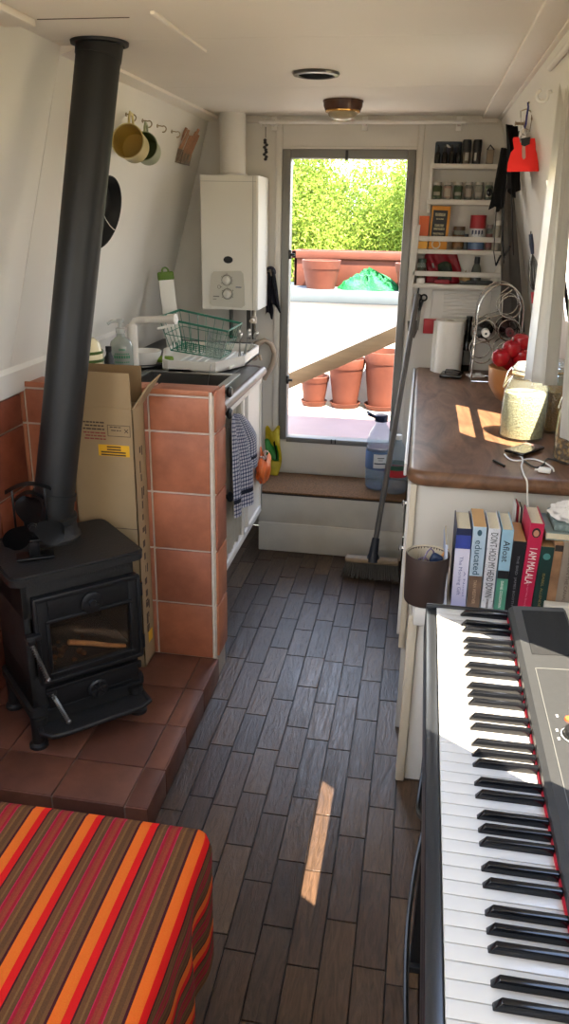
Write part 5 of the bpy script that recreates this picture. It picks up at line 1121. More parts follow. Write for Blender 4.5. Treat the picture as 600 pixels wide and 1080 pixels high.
# ------------------------------------------------------------------ right hand kitchen counter
CZ = .88
ct = thing('wooden_counter', 'worn dark wooden counter top with a rounded front edge along the right wall', 'counter', (.28, 2.95, CZ-.045))
WD = attr_mat('counter_wood', 'tone', .42, ((13, 3.5, 13), .5, 1.5), bump=.05)
b = MB(); b.tone('#6a4b35')
y0, yb, x0, x1, r = 2.112, YB-.012, -.004, .565, .055
def outline(i, zz):
    q = [(x1, y0+i, zz), (x1, yb, zz), (x0+i, yb, zz)] + [(x0+i+(r-i*.6)*(1-math.cos(rad(a))), y0+i+(r-i*.6)*(1-math.sin(rad(a))), zz) for a in range(0, 91, 9)]
    return [b.bm.verts.new(p) for p in q]
hh = .0225; rings = [outline(hh*.75*(1-math.cos(rad(a))), CZ-hh+hh*math.sin(rad(a))) for a in range(-90, 91, 15)]
for A, B in zip(rings, rings[1:]):
    for j in range(len(A)): b.bm.faces.new((A[j], A[(j+1) % len(A)], B[(j+1) % len(A)], B[j]))
b.bm.faces.new(rings[-1]); b.bm.faces.new(rings[0][::-1]); b._tone(b.bm.faces)
b.build('counter_slab', WD, ct, angle=60)
b = MB(); b.box((-.014, 2.20, CZ-.042), (-.0045, yb, CZ-.004), .003); b.build('edge_strip', mat('edge_white', '#d9d7d2', .3, var=.03), ct)
bc = thing('base_cabinet', 'cream kitchen base cabinet under the wooden counter', 'cabinet', (.3, 2.95, 0))
b = MB(); b.box((.022, 2.165, .06), (.560, YB-.02, CZ-.047), .002); b.box((.06, 2.2, .002), (.560, YB-.02, .06)); b.build('carcass', CREAM, bc)
b = MB(); b.box((.020, 2.150, .004), (.565, 2.165, CZ-.047), .002); b.build('end_panel', mat('end_panel_cream', '#c3beb3', .5, var=.03), bc)
b = MB(); b.box((.010, 2.140, .30), (.028, 2.166, CZ-.047), .003); b.build('corner_trim', mat('corner_trim', '#c9bda6', .5, var=.05), bc)
for i, (y0, y1) in enumerate(((2.172, 2.70), (2.71, 3.24), (3.25, 3.76))):
    b = MB(); b.box((.002, y0, .33 if i == 0 else .09), (.020, y1, CZ-.055), .002); d = b.build('door', mat('door_white', '#d6d3cc', .45, var=.03), bc)
    for zz in ((.745, .60) if i == 0 else (.70,)):
        b = MB(); b.lathe([(0, 0), (.005, 0), (.004, .005), (.009, .008), (.010, .011), (.006, .014), (0, .0145)], (.002, y0+.05, zz), 18, Mx.Rotation(-PI/2, 4, 'Y')); b.build('knob', CHROME, d)

# paper towel, dark bottle, tray
C = (.136, 3.695, CZ+.001); t = thing('paper_towel', 'white paper towel roll standing on the counter by the back wall', 'paper towel', C)
b = MB(); b.lathe([(.02, 0), (.065, 0), (.067, .004), (.067, .228), (.065, .232), (.02, .232), (.02, .226)], C, 48); b.sheet(lambda u, v: V((C[0]+(.0672+.006*u)*math.cos(PI*1.18-u*.5), C[1]+(.0672+.006*u)*math.sin(PI*1.18-u*.5), C[2]+.002+.228*v)), 6, 2, thick=.0012)
b.build('paper', mat('paper_white', '#e4e0d6', .95, var=.02, bump=.15, bscale=150), t)
MB().lathe([(.018, .001), (.0198, .001), (.0198, .231), (.018, .231)], C, 24, closed=True).build('cardboard_core', CARD, t)
C = (.222, 3.745, CZ+.001); t = thing('sauce_bottle', 'tall dark bottle with a pale label behind the paper towel', 'bottle', C)
MB().lathe([(0, 0), (.026, 0), (.028, .004), (.028, .125), (.022, .15), (.0125, .168), (.0115, .225), (.014, .227), (.014, .248), (0, .25)], C, 24).build('bottle_body', DKGL, t)
b = MB(); b.lathe([(.0283, .03), (.0288, .031), (.0288, .095), (.0283, .096)], C, 24); b.build('label', mat('dull_label', '#57554f', .6, var=.1), t)
p = W(476, 397, Z=CZ); b = MB(); b.cbox((p.x, p.y, CZ+.009), (.095, .125, .014), .004, Mx.Translation(p) @ Mx.Rotation(rad(-8), 4, 'Z') @ Mx.Translation(-p)); t = thing('black_tray', 'small flat black device lying in front of the paper towel', 'device', (p.x, p.y, CZ)); b.build('device_body', mat('gloss_black', '#0d0d0e', .12, var=0), t)
b = MB(); b.tube([p+V((-.03, -.01, .02)), p+V((-.025, .04, .022)), p+V((.01, .045, .022)), p+V((.035, .03, .02)), p+V((.06, .03, .006)), p+V((.10, .02, .004)), p+V((.13, .05, .004))], .0028, 6); tag(b.build('black_cable', BLACKP), 'short black cable trailing from the flat black device', 'cable')
p = W(501, 396, Z=CZ+.006); b = MB(); b.cbox((p.x, p.y, CZ+.006), (.075, .05, .010), .003, Mx.Translation(p) @ Mx.Rotation(rad(20), 4, 'Z') @ Mx.Translation(-p)); b.cbox((p.x+.012, p.y-.005, CZ+.015), (.026, .018, .010), .003); tag(b.build('white_adaptor', WHITEP), 'white adaptor lying at the foot of the wine rack', 'adaptor')
# wine rack
RY = 3.46; rk = thing('wine_rack', 'chrome wire wine rack on the counter in front of the spice shelves', 'wine rack', (.32, 3.54, CZ))
P2 = lambda x, y, Y: W(x, y, Y=Y)
def ring_c(x, y): return W(x, y, Y=RY)
rings = [(511.7, 349), (538, 324), (537, 348.5), (508, 372), (534, 372)]
b = MB(); rr = .0445
a = ring_c(497, 384); zb = CZ+.004
for dy in (0, .14):
    lft = V((a.x+.006, RY+dy, zb)); arch = [lft, V((lft.x, RY+dy, 1.16))]
    e = ring_c(525, 299.5); f = ring_c(553, 326)
    cx = (lft.x+f.x)/2; R = (f.x-lft.x)/2
    arch += [V((cx-R*math.cos(rad(t)), RY+dy, 1.17+(e.z-1.17)*math.sin(rad(t)))) for t in range(15, 180, 15)] + [V((f.x, RY+dy, 1.15)), V((f.x, RY+dy, zb))]
    b.tube(arch, .0036, 8); b.tube([V((lft.x, RY+dy, zb+.002)), V((f.x, RY+dy, zb+.002))], .0036, 8)
for x in (a.x+.006, ring_c(553, 326).x): b.tube([(x, RY, zb), (x, RY+.14, zb)], .0036, 8)
for (x, y) in rings:
    q = ring_c(x, y)
    for dy in (0, .14): b.tube(arc((q.x, RY+dy, q.z), rr, 0, 360, 28), .003, 6)
q0, q1, q2 = ring_c(511.7, 349), ring_c(538, 324), ring_c(525, 299.5)
for dy in (0, .14): b.tube([V((q0.x-.03, RY+dy, q0.z+.03)), V((q0.x+.01, RY+dy, q0.z+.055)), V((q0.x+.06, RY+dy, q0.z+.07)), V((q1.x-.035, RY+dy, q1.z+.04)), V((q1.x-.0, RY+dy, q1.z+.07))], .003, 6)
for (x, y) in rings[:3]: q = ring_c(x, y); b.tube([q+V((-rr, 0, 0)), q+V((-rr, .14, 0))], .003, 6); b.tube([q+V((rr, 0, 0)), q+V((rr, .14, 0))], .003, 6)
b.build('wire_frame', CHROME, rk)
def wine(x, y, label, body, cap, neck=True):
    q = ring_c(x, y); t = thing('wine_bottle', label, 'bottle', (q.x, RY, q.z-.04)); M = Mx.Translation((q.x, RY+.235, q.z-.0045)) @ Mx.Rotation(PI/2, 4, 'X')
    b = MB(); b.lathe([(0, 0), (.036, 0), (.038, .005), (.038, .17), (.030, .195), (.016, .222), (.0145, .26), (0, .26)], n=28, M=M); b.build('bottle_body', body, t)
    b = MB(); b.lathe([(0, .23), (.0160, .23), (.0165, .262), (.0155, .29), (0, .291)], n=24, M=M); b.build('capsule', cap, t)
    b = MB(); b.lathe([(0, .291), (.005, .291), (.004, .2935), (0, .294)], n=12, M=M); b.build('cap_mark', BLACKP, t)
wine(511.7, 349, 'dark wine bottle with a white capsule lying in the left ring of the rack', DKGL, WHITEP)
wine(537, 348.5, 'dark reddish wine bottle lying in the right ring of the rack above the fruit bowl', mat('red_bottle', '#2c1512', .2, var=.1), mat('capsule_red', '#5a1c22', .4))
# fruit bowl
C = (.395, 3.08, CZ+.001); t = thing('fruit_bowl', 'round wooden bowl of red fruit on the counter beyond the glass jars', 'bowl', C)
b = MB(); b.lathe([(0, 0), (.05, 0), (.085, .018), (.118, .070), (.124, .138), (.118, .140), (.110, .072), (.078, .026), (0, .012)], C, 48); b.build('bowl_body', mat('bowl_wood', '#a97748', .35, var=.22, scale=7), t)
APR = mat('apple_red', '#8c1018', .25, var=.25, scale=10)
for i, (x, y, Y, lb) in enumerate(((528.5, 377, 3.02, 'lower left red apple on the fruit bowl, at its left rim'), (539.5, 368, 3.03, 'middle red apple on the fruit bowl, just above the lower left one'), (549, 361, 3.05, 'topmost red apple on the fruit bowl, against the curtain'), (538, 381, 3.08, 'red apple low in the fruit bowl behind the jar lid'), (550, 376, 3.04, 'red apple at the right of the fruit bowl, partly behind the curtain'))):
    q = W(x, y, Y=Y); t = thing('apple', lb, 'apple', q, 0, 'apples in the fruit bowl'); r = .036
    b = MB(); b.lathe([(0, -r*.82), (r*.35, -r*.9), (r*.8, -r*.6), (r, 0), (r*.92, r*.5), (r*.5, r*.85), (r*.2, r*.8), (0, r*.66)], q, 24); b.build('flesh', APR, t)
    b = MB(); b.tube([q+V((0, 0, r*.66)), q+V((.003, 0, r*1.05))], .0018, 5); b.build('stem', mat('stalk', '#4a3320', .8), t)
# storage jars
JGL = glass_mat('storage_glass', '#eef1ea', .03, .05)
def storage(c, r, h, fillm, fh, label, lidw=True):
    t = thing('storage_jar', label, 'jar', c); C = c
    b = MB(); b.lathe([(0, 0), (r*.93, 0), (r, .008), (r*1.02, h*.35), (r*.98, h*.62), (r*.80, h*.76), (r*.70, h*.80), (r*.70, h*.84), (r*.66, h*.84), (r*.66, h*.80), (r*.77, h*.75), (r*.94, h*.6), (r*.98, h*.35), (r*.95, .008), (0, .006)], C, 48); b.build('glass_body', JGL, t)
    b = MB(); b.lathe([(0, .007), (r*.93, .0085), (r*.965, h*.3), (r*.955, h*fh*.85), (r*.93, h*fh), (r*.5, h*fh+.006), (0, h*fh+.008)], C, 48); f = b.build('contents', fillm, t)
    b = MB(); b.lathe([(0, h*.845), (r*.72, h*.845), (r*.74, h*.865), (r*.70, h*.93), (r*.55, h*.985), (0, h)], C, 40); b.build('glass_lid', glass_mat('lid_glass', '#e9ece8', .04, .22), t)
    b = MB(); b.tube(arc((C[0], C[1], C[2]+h*.80), r*.72, 0, 360, 32, (1, 0, 0), (0, 1, 0)), .002, 6, closed=False); b.tube(arc((C[0], C[1], C[2]+h*.90), r*.74, 0, 360, 32, (1, 0, 0), (0, 1, 0)), .002, 6)
    x = C[0]-r*.75; y = C[1]
    b.tube([(x, y, C[2]+h*.92), (x-.010, y, C[2]+h*.86), (x-.016, y, C[2]+h*.76), (x-.02, y, C[2]+h*.66)], .002, 6); b.tube([(x, y+.015, C[2]+h*.80), (x-.012, y+.015, C[2]+h*.74), (x-.02, y+.01, C[2]+h*.66), (x-.02, y-.01, C[2]+h*.66), (x-.012, y-.015, C[2]+h*.74), (x, y-.015, C[2]+h*.80)], .0018, 6)
    b.build('wire_clip', CHROME, t)
    b = MB(); b.lathe([(r*.66, h*.838), (r*.725, h*.838), (r*.725, h*.848), (r*.66, h*.848)], C, 36, closed=True); b.build('rubber_seal', mat('seal_rubber', '#b8905c', .7), t)
storage((.352, 2.565, CZ+.001), .071, .245, mat('oats', '#ded3b8', .9, var=.28, scale=170, bump=.7, bscale=190), .60, 'tall clip top glass jar of pale oats on the counter')
storage((.462, 2.70, CZ+.001), .072, .235, mat('grain_gold', '#b9823c', .8, var=.4, scale=190, bump=.8, bscale=200), .58, 'glass jar of golden grain standing behind the oat jar')
NUT = None
def bead_mat(key, c1, c2, scale):
    mt = mat(key, c1, .55, var=0); nt = mt.node_tree; L = nt.links.new; bs = nt.nodes['Principled BSDF']
    vo = nd(nt, 'ShaderNodeTexVoronoi'); vo.inputs['Scale'].default_value = scale; tc = nd(nt, 'ShaderNodeTexCoord'); L(tc.outputs['Object'], vo.inputs['Vector'])
    r = nd(nt, 'ShaderNodeValToRGB'); r.color_ramp.elements[0].color = lin(c1); r.color_ramp.elements[0].position = .25; r.color_ramp.elements[1].color = lin(c2); r.color_ramp.elements[1].position = .7; L(vo.outputs['Distance'], r.inputs[0]); L(r.outputs[0], bs.inputs['Base Color'])
    bp = nd(nt, 'ShaderNodeBump'); bp.invert = True; bp.inputs['Strength'].default_value = .9; bp.inputs['Distance'].default_value = .006; L(vo.outputs['Distance'], bp.inputs['Height']); L(bp.outputs['Normal'], bs.inputs['Normal'])
    return mt
storage((.487, 2.325, CZ+.001), .070, .235, bead_mat('chickpeas', '#c48c4a', '#5a3416', 80), .60, 'glass jar of brown chickpeas nearest the camera on the counter')
# phone, cables, pencil
PH = [W(x, y, Z=CZ+.006) for x, y in ((531.5, 476.5), (554, 469), (574, 475), (552, 482.5))]
c = (PH[0]+PH[2])/2; ax = (PH[2]-PH[1]).normalized(); Mp = frame(V((c.x, c.y, CZ+.0115)), V(((PH[1]-PH[0]).x, (PH[1]-PH[0]).y, 0)), (-(PH[1]-PH[0]).y, (PH[1]-PH[0]).x, 0))
t = thing('smartphone', 'smartphone lying screen up on the counter in front of the oat jar', 'phone', (c.x, c.y, CZ))
b = MB(); b.cbox((0, 0, 0), (.125, .066, .009), .004, Mp, 3); b.build('phone_body', mat('gloss_black', '#0d0d0e', .12), t)
b = MB(); b.cbox((0, 0, .0047), (.118, .060, .0006), 0, Mp); b.build('screen', mat('phone_screen', '#6b5554', .06, var=0, coat=1), t)  # pinkish base colour paints a reflection into the screen
def cable(name, pts, r, m, label):
    pts = [V(p) for p in pts]; o = []
    for i in range(len(pts)-1):
        p0, p1, p2, p3 = pts[max(0, i-1)], pts[i], pts[i+1], pts[min(len(pts)-1, i+2)]
        for k in range(6):
            t = k/6; o.append(.5*((2*p1)+(p2-p0)*t+(2*p0-5*p1+4*p2-p3)*t*t+(3*p1-p0-3*p2+p3)*t**3))
    o.append(pts[-1]); b = MB(); b.tube(o, r, 8); return tag(b.build(name, m), label, 'cable')
g = lambda x, y, h=.004: W(x, y, Z=CZ+h)
edge = W(556, 500, Z=CZ); 
cable('charging_cable', [g(545, 478), g(551, 484), g(550, 492), V((edge.x-.012, 2.135, CZ+.004)), V((edge.x-.006, 2.108, CZ-.006)), V((edge.x, 2.100, CZ-.05)), V((edge.x+.015, 2.105, CZ-.13)), V((edge.x+.03, 2.11, CZ-.24))], .0025, WHITEP, 'white charging cable hanging over the counter edge in front of the books')
cable('white_cable', [g(532, 479), g(537, 484), g(546, 486), g(560, 484), g(572, 487), g(582, 493), g(584, 497)], .0024, WHITEP, 'white cable curling round the phone to a plug at its right')
cable('black_cable', [g(553, 486), g(560, 491), g(566, 493), g(573, 490), g(577, 484), g(588, 486)], .0024, BLACKP, 'black cable looped beside the phone on the counter')
p = W(574, 499, Z=CZ); b = MB(); b.cbox((p.x, p.y, CZ+.009), (.034, .018, .014), .003, Mx.Translation(p) @ Mx.Rotation(rad(-15), 4, 'Z') @ Mx.Translation(-p)); b.box((p.x-.027, p.y-.001, CZ+.006), (p.x-.016, p.y+.004, CZ+.011), .001); tag(b.build('usb_plug', WHITEP), 'small white plug lying near the counter edge by the chickpea jar', 'plug')
a, c = W(520.5, 485.5, Z=CZ+.004), W(532, 491.5, Z=CZ+.004); b = MB(); b.cyl(a, c, .0035, n=8); tag(b.build('black_pencil', BLACKP), 'short black pencil lying on the counter left of the phone', 'pencil')

# ------------------------------------------------------------------ low book shelf against the counter end, with books
LZ = .585
lsf = thing('book_shelf_unit', 'low white shelf unit carrying the row of books at the end of the counter', 'shelf unit', (.3, 2.0, 0))
LSM = mat('shelf_unit_white', '#d5d1c8', .5, var=.04)
b = MB(); b.box((.042, 1.862, LZ-.052), (.59, 2.148, LZ), .004); b.build('top_board', LSM, lsf)
b = MB(); b.box((.056, 1.905, .004), (.585, 1.922, LZ-.053), .002); b.build('front_panel', LSM, lsf)
b = MB(); b.box((.030, 1.892, .002), (.055, 1.925, LZ-.053), .004); b.build('corner_post', mat('corner_trim', '#c9bda6', .5), lsf)
b = MB(); b.box((.040, 1.925, .004), (.052, 2.14, LZ-.053), .002); b.build('side_panel', LSM, lsf)
C = (.067, 1.915, LZ+.001); pc = thing('brown_pot', 'dark brown cylindrical holder of odds and ends at the left end of the books', 'holder', C)
R = .056; b = MB(); b.lathe([(0, 0), (R*.93, 0), (R*.97, .006), (R*1.02, .132), (R*1.0, .136), (R*.95, .132), (R*.9, .012), (0, .010)], C, 48); b.build('holder_body', mat('pot_brown', '#3a2c26', .55, var=.1, scale=8), pc)
b = MB(); b.lathe([(R*.985, .1362), (R*.955, .1345), (R*.945, .125), (R*.905, .02), (0, .018)], C, 40); b.build('lining', mat('lining_cream', '#b9ad96', .8, var=.08), pc)
ey = thing('eyeglasses', 'folded purple rimmed spectacles sticking out of the brown holder', 'glasses', (C[0], C[1], C[2]+.07))
b = MB(); b.tube([(C[0]-.018, C[1]-.01, C[2]+.10), (C[0]-.002, C[1]-.005, C[2]+.142), (C[0]+.006, C[1], C[2]+.150), (C[0]+.014, C[1]+.005, C[2]+.140), (C[0]+.016, C[1]+.01, C[2]+.09)], .0022, 6); b.tube(arc((C[0]-.012, C[1]-.012, C[2]+.112), .014, 0, 360, 16, (1, .3, 0), (0, .3, 1)), .0018, 6); b.build('rims', mat('rim_purple', '#5a4a6a', .3), ey)
b = MB(); b.cbox((0, 0, 0), (.032, .02, .03), .008, Mx.Translation((C[0]+.022, C[1]+.005, C[2]+.118)) @ Mx.Rotation(rad(25), 4, 'Y'), 3); tag(b.build('blue_lighter', mat('lighter_blue', '#20304c', .35, var=.05)), 'dark blue lighter among the things in the brown holder', 'lighter')
b = MB(); b.cyl((C[0]+.02, C[1]+.0, C[2]+.10), (C[0]+.050, C[1]+.018, C[2]+.146), .0035, n=8); tag(b.build('orange_pencil', mat('pencil_orange', '#c98a4e', .5)), 'short orange pencil sticking out of the right of the brown holder', 'pencil')
b = MB(); b.ball((C[0]-.008, C[1]-.018, C[2]+.105), .016, (1, .7, .9), 12); tag(b.build('tissue_ball', mat('tissue', '#dcd8d2', .9, bump=.6, bscale=60)), 'white paper wad at the front of the brown holder', 'tissue')

PAGE = ramp_mat('book_pages', 'Object', (0, 900, 0), [(0, '#d8cdb0'), (.5, '#bfb396')], .9); PAGEO = mat('pages_tan', '#c39a66', .9, var=.06)
BD = .135
def book(name_label, x, w, h, tilt, mt, page=PAGE, d=BD, yf=1.895, hard=True, ptop=None):
    t = thing('book', name_label, 'book', (x, yf+d/2, LZ+.001), 0, 'books standing on the low shelf unit')
    M = Mx.Translation((x, yf, LZ+.001)) @ Mx.Rotation(rad(tilt), 4, 'Y'); th = .0022 if hard else .0009; k = .004 if hard else 0
    b = MB(); b.box((-w/2, 0, 0), (-w/2+th, d, h), .0005, M, 1); b.box((w/2-th, 0, 0), (w/2, d, h), .0005, M, 1); b.box((-w/2, -.0006, 0), (w/2, th, h), .0008, M, 1); b.build('cover', mt, t)
    b = MB(); b.box((-w/2+th, th, k), (w/2-th, d-k, h-k), 0, M); b.build('pages', page, t)
    t['spine'] = 1; del t['spine']
    return t, M
def spine(t, M, w, z0, z1, mt, name='spine_band', dx0=0, dx1=0, off=.0008):
    b = MB(); b.box((-w/2+.0003+dx0, -off-.0006, z0), (w/2-.0003-dx1, -off+.0004, z1), 0, M); return b.build(name, mt, t)
def spine_text(t, M, s, zc, length, height, mt, dx=0, up=False, name='spine_title', off=.0016):
    # reads down the spine
    T = M @ Mx.Translation((dx, -off, zc)) @ Mx.Rotation(PI/2, 4, 'X') @ Mx.Rotation(-PI/2 if not up else PI/2, 4, 'Z')
    return text(name, s, T, .01, mt, t, .0002, length, height)
INK = mat('book_ink', '#1c1c20', .6, var=0); INKW = mat('book_white', '#e8e4dc', .6, var=0)
def bmat(k, c, v=.06): return mat('book_'+k, c, .45, var=v, scale=25)
YFB = 1.895
bxy = lambda x: W(x, 600, Y=YFB).x
def topz(x, y): return W(x, y, Y=YFB).z-LZ
# leaning booklet
t, M = book('thin pale blue booklet leaning against the left end of the row of books', bxy(473.5), .006, topz(472, 575), -4, bmat('booklet', '#c3c9d6'), hard=False)
b = MB(); b.box((-.005, .0, .0), (-.0036, BD, topz(472, 575)-.01), 0, M); b.build('outer_leaf', bmat('leaf', '#9aa6c4'), t)
# lavender hardback
h = topz(490, 558); w = .0385; t, M = book('thick hardback with a dark blue top and lavender white spine, leftmost full book', bxy(487.5)-.001, w, h, -1.2, bmat('navy', '#1f2744'))
spine(t, M, w, h-.055, h-.018, bmat('royal', '#34428a', .2)); spine(t, M, w, .0, h-.055, ramp_mat('lavender_spine', 'Object', (2, 4.0, .1), [(0, '#7d7fae'), (.35, '#c2c0d2'), (.62, '#cfccd8'), (1, '#b9b8cf')], .45, interp='LINEAR'), 'spine_cover')
spine_text(t, M, 'The Morning Gift', h*.40, h*.5, .012, mat('ink_lav', '#6a6c96', .6, var=0), -.003); spine_text(t, M, 'A Novel', h*.30, h*.32, .005, mat('ink_lav', '#6a6c96', .6), .010)
# educated
h = topz(505, 556); w = .0335; t, M = book('paperback with a pale blue spine and lower case dark title, brown at its foot', bxy(503.5)-.001, w, h, -1, bmat('skyblue', '#a9bcc9'), PAGEO, hard=False)
spine(t, M, w, .0, h*.40, bmat('hillbrown', '#6a5444', .3), 'spine_foot'); spine_text(t, M, 'educated', h*.63, h*.42, .017, mat('ink_teal', '#31505e', .6, var=0), 0)
spine_text(t, M, 'TARA WESTOVER', h*.2, h*.30, .008, mat('ink_tan', '#b59a7c', .6, var=0))
b = MB(); b.lathe([(0, 0), (.006, 0), (.006, .0006), (0, .0006)], (0, 0, 0), 14, M @ Mx.Translation((0, -.0012, h*.93)) @ RX @ Mx.Diagonal((1, 1.4, 1, 1))); b.build('spine_logo', mat('ink_teal', '#31505e', .6), t)
# don't hold my head down
h = topz(521, 558); w = .0300; t, M = book('white patterned hardback with bold black hand drawn capitals down its spine', bxy(518.5)-.001, w, h, -.8, bmat('whitecover', '#cfcfd2'))
b = MB(); r2 = random.Random(17)
for i in range(150): b.cbox((r2.uniform(-w/2+.001, w/2-.001), -.0011, r2.uniform(.002, h-.002)), (r2.uniform(.0008, .002), .0004, r2.uniform(.0008, .002)), 0, M)
b.build('spine_pattern', mat('dots_grey', '#8d8f96', .6, var=0), t)
spine_text(t, M, "DON'T HOLD MY HEAD DOWN", h*.55, h*.80, .0175, INK, .001); spine_text(t, M, 'LUCY-ANNE HOLMES', h*.07, h*.12, .006, INK)
# afloat
h = topz(533, 559); w = .0285; t, M = book('hardback with a light blue top, a black band and green lower spine', bxy(532)-.001, w, h, -.4, bmat('aqua', '#8fb3c4'))
spine(t, M, w, .0, h*.40, bmat('seagreen', '#4b8a72', .25), 'spine_foot'); spine(t, M, w, h*.40, h*.50, bmat('nearblack', '#17181c'), 'spine_band'); spine_text(t, M, 'Afloat', h*.74, h*.26, .016, INK); spine_text(t, M, 'DANIE COUCHMAN', h*.2, h*.34, .007, INKW)
# black book
h = topz(544, 571); w = .0325; t, M = book('plain black paperback between the blue green book and the red one', bxy(545)-.001, w, h, 0, bmat('black', '#15151a'), PAGEO, hard=False)
spine_text(t, M, 'THE BIRD  JAMES BOOTH', h*.44, h*.72, .0075, mat('ink_dim', '#77777c', .6, var=0))
# red book
h = topz(560, 552); w = .0345; t, M = book('crimson hardback with bold white capitals and a small portrait at the top of its spine', bxy(558.5)-.001, w, h, 1.2, bmat('crimson', '#b51c45'))
spine_text(t, M, 'I AM MALALA', h*.53, h*.40, .0185, INKW); spine_text(t, M, 'The Girl Who Stood Up', h*.2, h*.3, .006, mat('ink_pink', '#d77a92', .6, var=0))
b = MB(); b.lathe([(0, 0), (.0105, 0), (.0105, .0006), (0, .0006)], n=20, M=M @ Mx.Translation((0, -.0012, h*.90)) @ RX @ Mx.Diagonal((1, 1.25, 1, 1))); pr = b.build('portrait_hair', mat('hair_dark', '#2a1a18', .6, var=0), t)
b = MB(); b.lathe([(0, 0), (.0068, 0), (.0068, .0006), (0, .0006)], n=20, M=M @ Mx.Translation((0, -.0019, h*.895)) @ RX @ Mx.Diagonal((1, 1.3, 1, 1))); b.build('portrait_face', mat('skin_tone', '#b98768', .6, var=0), pr)
# dark teal
h = topz(575, 577); w = .0335; t, M = book('dark teal paperback right of the crimson book', bxy(574)-.0005, w, h, .6, bmat('teal', '#15332f', .2), PAGEO, hard=False)
spine_text(t, M, 'ISABEL ALLENDE', h*.36, h*.5, .0065, mat('ink_gold', '#8a7c4c', .6, var=0)); b = MB(); b.lathe([(0, 0), (.009, 0), (.009, .0006), (0, .0006)], n=16, M=M @ Mx.Translation((0, -.0012, h*.86)) @ RX); b.build('spine_roundel', mat('teal_pale', '#4e8c88', .6, var=.2), t)
h = topz(586, 572); w = .0235; t, M = book('narrow tan book with a worn mottled spine beside the dark teal one', bxy(585.5)+.001, w, h, .3, bmat('tan', '#8d6a4c', .35), PAGEO, hard=False)
b = MB(); b.box((-w/2+.002, -.0014, h*.88), (w/2-.002, -.0004, h*.96), 0, M); b.build('spine_emblem', mat('nearblack2', '#26201c', .6), t)
h = topz(598, 572); w = .042; t, M = book('grey brown book with faint lettering at the right end of the row', bxy(599.5), w, h, 0, bmat('greybrown', '#8b8072', .1), PAGEO, hard=False)
spine_text(t, M, 'LIFE ON THE CANAL', h*.5, h*.6, .008, mat('ink_grey2', '#5f574c', .6, var=0))
h2 = topz(598, 572)
# white box in front of the books on the right
# things on top of the low books
x0 = bxy(566)+.012; zt = LZ+h2+.003
b = MB(); b.box((x0, 1.90, zt), (.50, 2.04, zt+.016), .002); fb = thing('flat_book', 'cream edged book lying flat on top of the three rightmost books', 'book', (x0+.07, 1.99, zt)); b.build('pages', PAGE, fb)
b = MB(); b.box((x0-.001, 1.899, zt+.016), (.501, 2.041, zt+.018), .0005); b.box((x0-.001, 1.899, zt-.002), (.501, 2.041, zt), .0005); b.build('cover', bmat('greenpale', '#7f8c86'), fb)
b = MB(); b.box((x0+.018, 1.91, zt+.019), (.50, 2.04, zt+.036), .004); tb = thing('tissue_box', 'flat grey green patterned box under the crumpled white tissue', 'box', (x0+.1, 1.98, zt+.019)); b.build('box_body', mat('tissue_box', '#6f7f7c', .6, var=.35, scale=90), tb)
b = MB(); r2 = random.Random(31); cc = V((x0+.075, 1.945, zt+.062))
def crump(u, v):
    a, p = u*2*PI, (v-.5)*PI; n = V((math.cos(p)*math.cos(a), math.cos(p)*math.sin(a), math.sin(p)))
    k = 1+math.cos(p)*(.14*abs(math.sin(2*a+3*p))+.12*abs(math.sin(3*a-4*p+1))+.09*math.sin(5*a+6*p)+.05*math.sin(11*a-7*p))-.1
    return cc+V((n.x*.062*k, n.y*.04*k, n.z*.028*k))
b.sheet(crump, 44, 26); tag(b.build('crumpled_tissue', mat('tissue', '#dcd8d2', .9), angle=25), 'crumpled white tissue heaped on the flat box above the books', 'tissue')
mz = thing('magazine', 'thin folded red and white leaflet standing behind the crimson book', 'leaflet', (bxy(550), 2.08, LZ+.001))
for i, (c, dx) in enumerate((('#d9d4cc', 0), ('#b32a3a', .006), ('#d9d4cc', .011), ('#3a3230', .016))):
    M = Mx.Translation((bxy(549)+dx+.004, 2.065, LZ+.002)) @ Mx.Rotation(rad(-3), 4, 'Y'); b = MB(); b.box((0, 0, 0), (.0025, .06, .235-.004*i), 0, M); b.build('leaf', bmat('mag'+c, c), mz)
b = MB(); b.box((.345, 1.80, LZ-.004), (.52, 1.858, LZ+.04), .003)
b2 = thing('white_carton', 'small white carton standing behind the keyboard at the right end of the books', 'carton', (.43, 1.83, LZ))
b.bm.free(); b = MB(); p = W(575, 640, Y=1.865); q = W(585, 634, Y=1.892); b.box((p.x, 1.864, LZ+.001), (.52, 1.892, max(q.z, LZ+.01)), .002); b.build('carton_body', mat('carton_plain', '#dcd6c8', .6, var=.03), b2)

# ------------------------------------------------------------------ digital piano on a black stand
KX0, KX1, KYF, KYN, KZ = .060, .345, 1.556, .235, .755
pn = thing('digital_piano', 'black digital piano with a full row of white and black keys at the lower right', 'piano', (.20, .905, KZ-.075))
PB = mat('piano_black', '#202225', .3, var=.06, scale=60, bump=.02, bscale=300); GREY = mat('piano_grey', '#4a4b4c', .5, var=.06, scale=80)
b = MB(); b.box((KX0, KYN, KZ-.075), (KX1, KYF, KZ-.018), .006); b.box((KX0, KYN, KZ-.03), (KX0+.022, KYF, KZ-.004), .004); b.box((KX0, KYN, KZ-.03), (KX1, KYN+.024, KZ+.016), .006); b.box((KX0, KYF-.011, KZ-.03), (KX1, KYF, KZ+.004), .004)
b.build('case', PB, pn)
b = MB(); b.prism([(.230, KYN+.004, KZ-.02), (.230, KYN+.004, KZ+.018), (.238, KYN+.004, KZ+.026), (KX1-.006, KYN+.004, KZ+.032), (KX1, KYN+.004, KZ+.026), (KX1, KYN+.004, KZ-.02)], (0, 1.532-KYN-.004, 0)); pnl = b.build('control_panel', mat('piano_panel', '#2c2d2e', .5, var=.05, scale=80, bump=.03, bscale=300), pn)
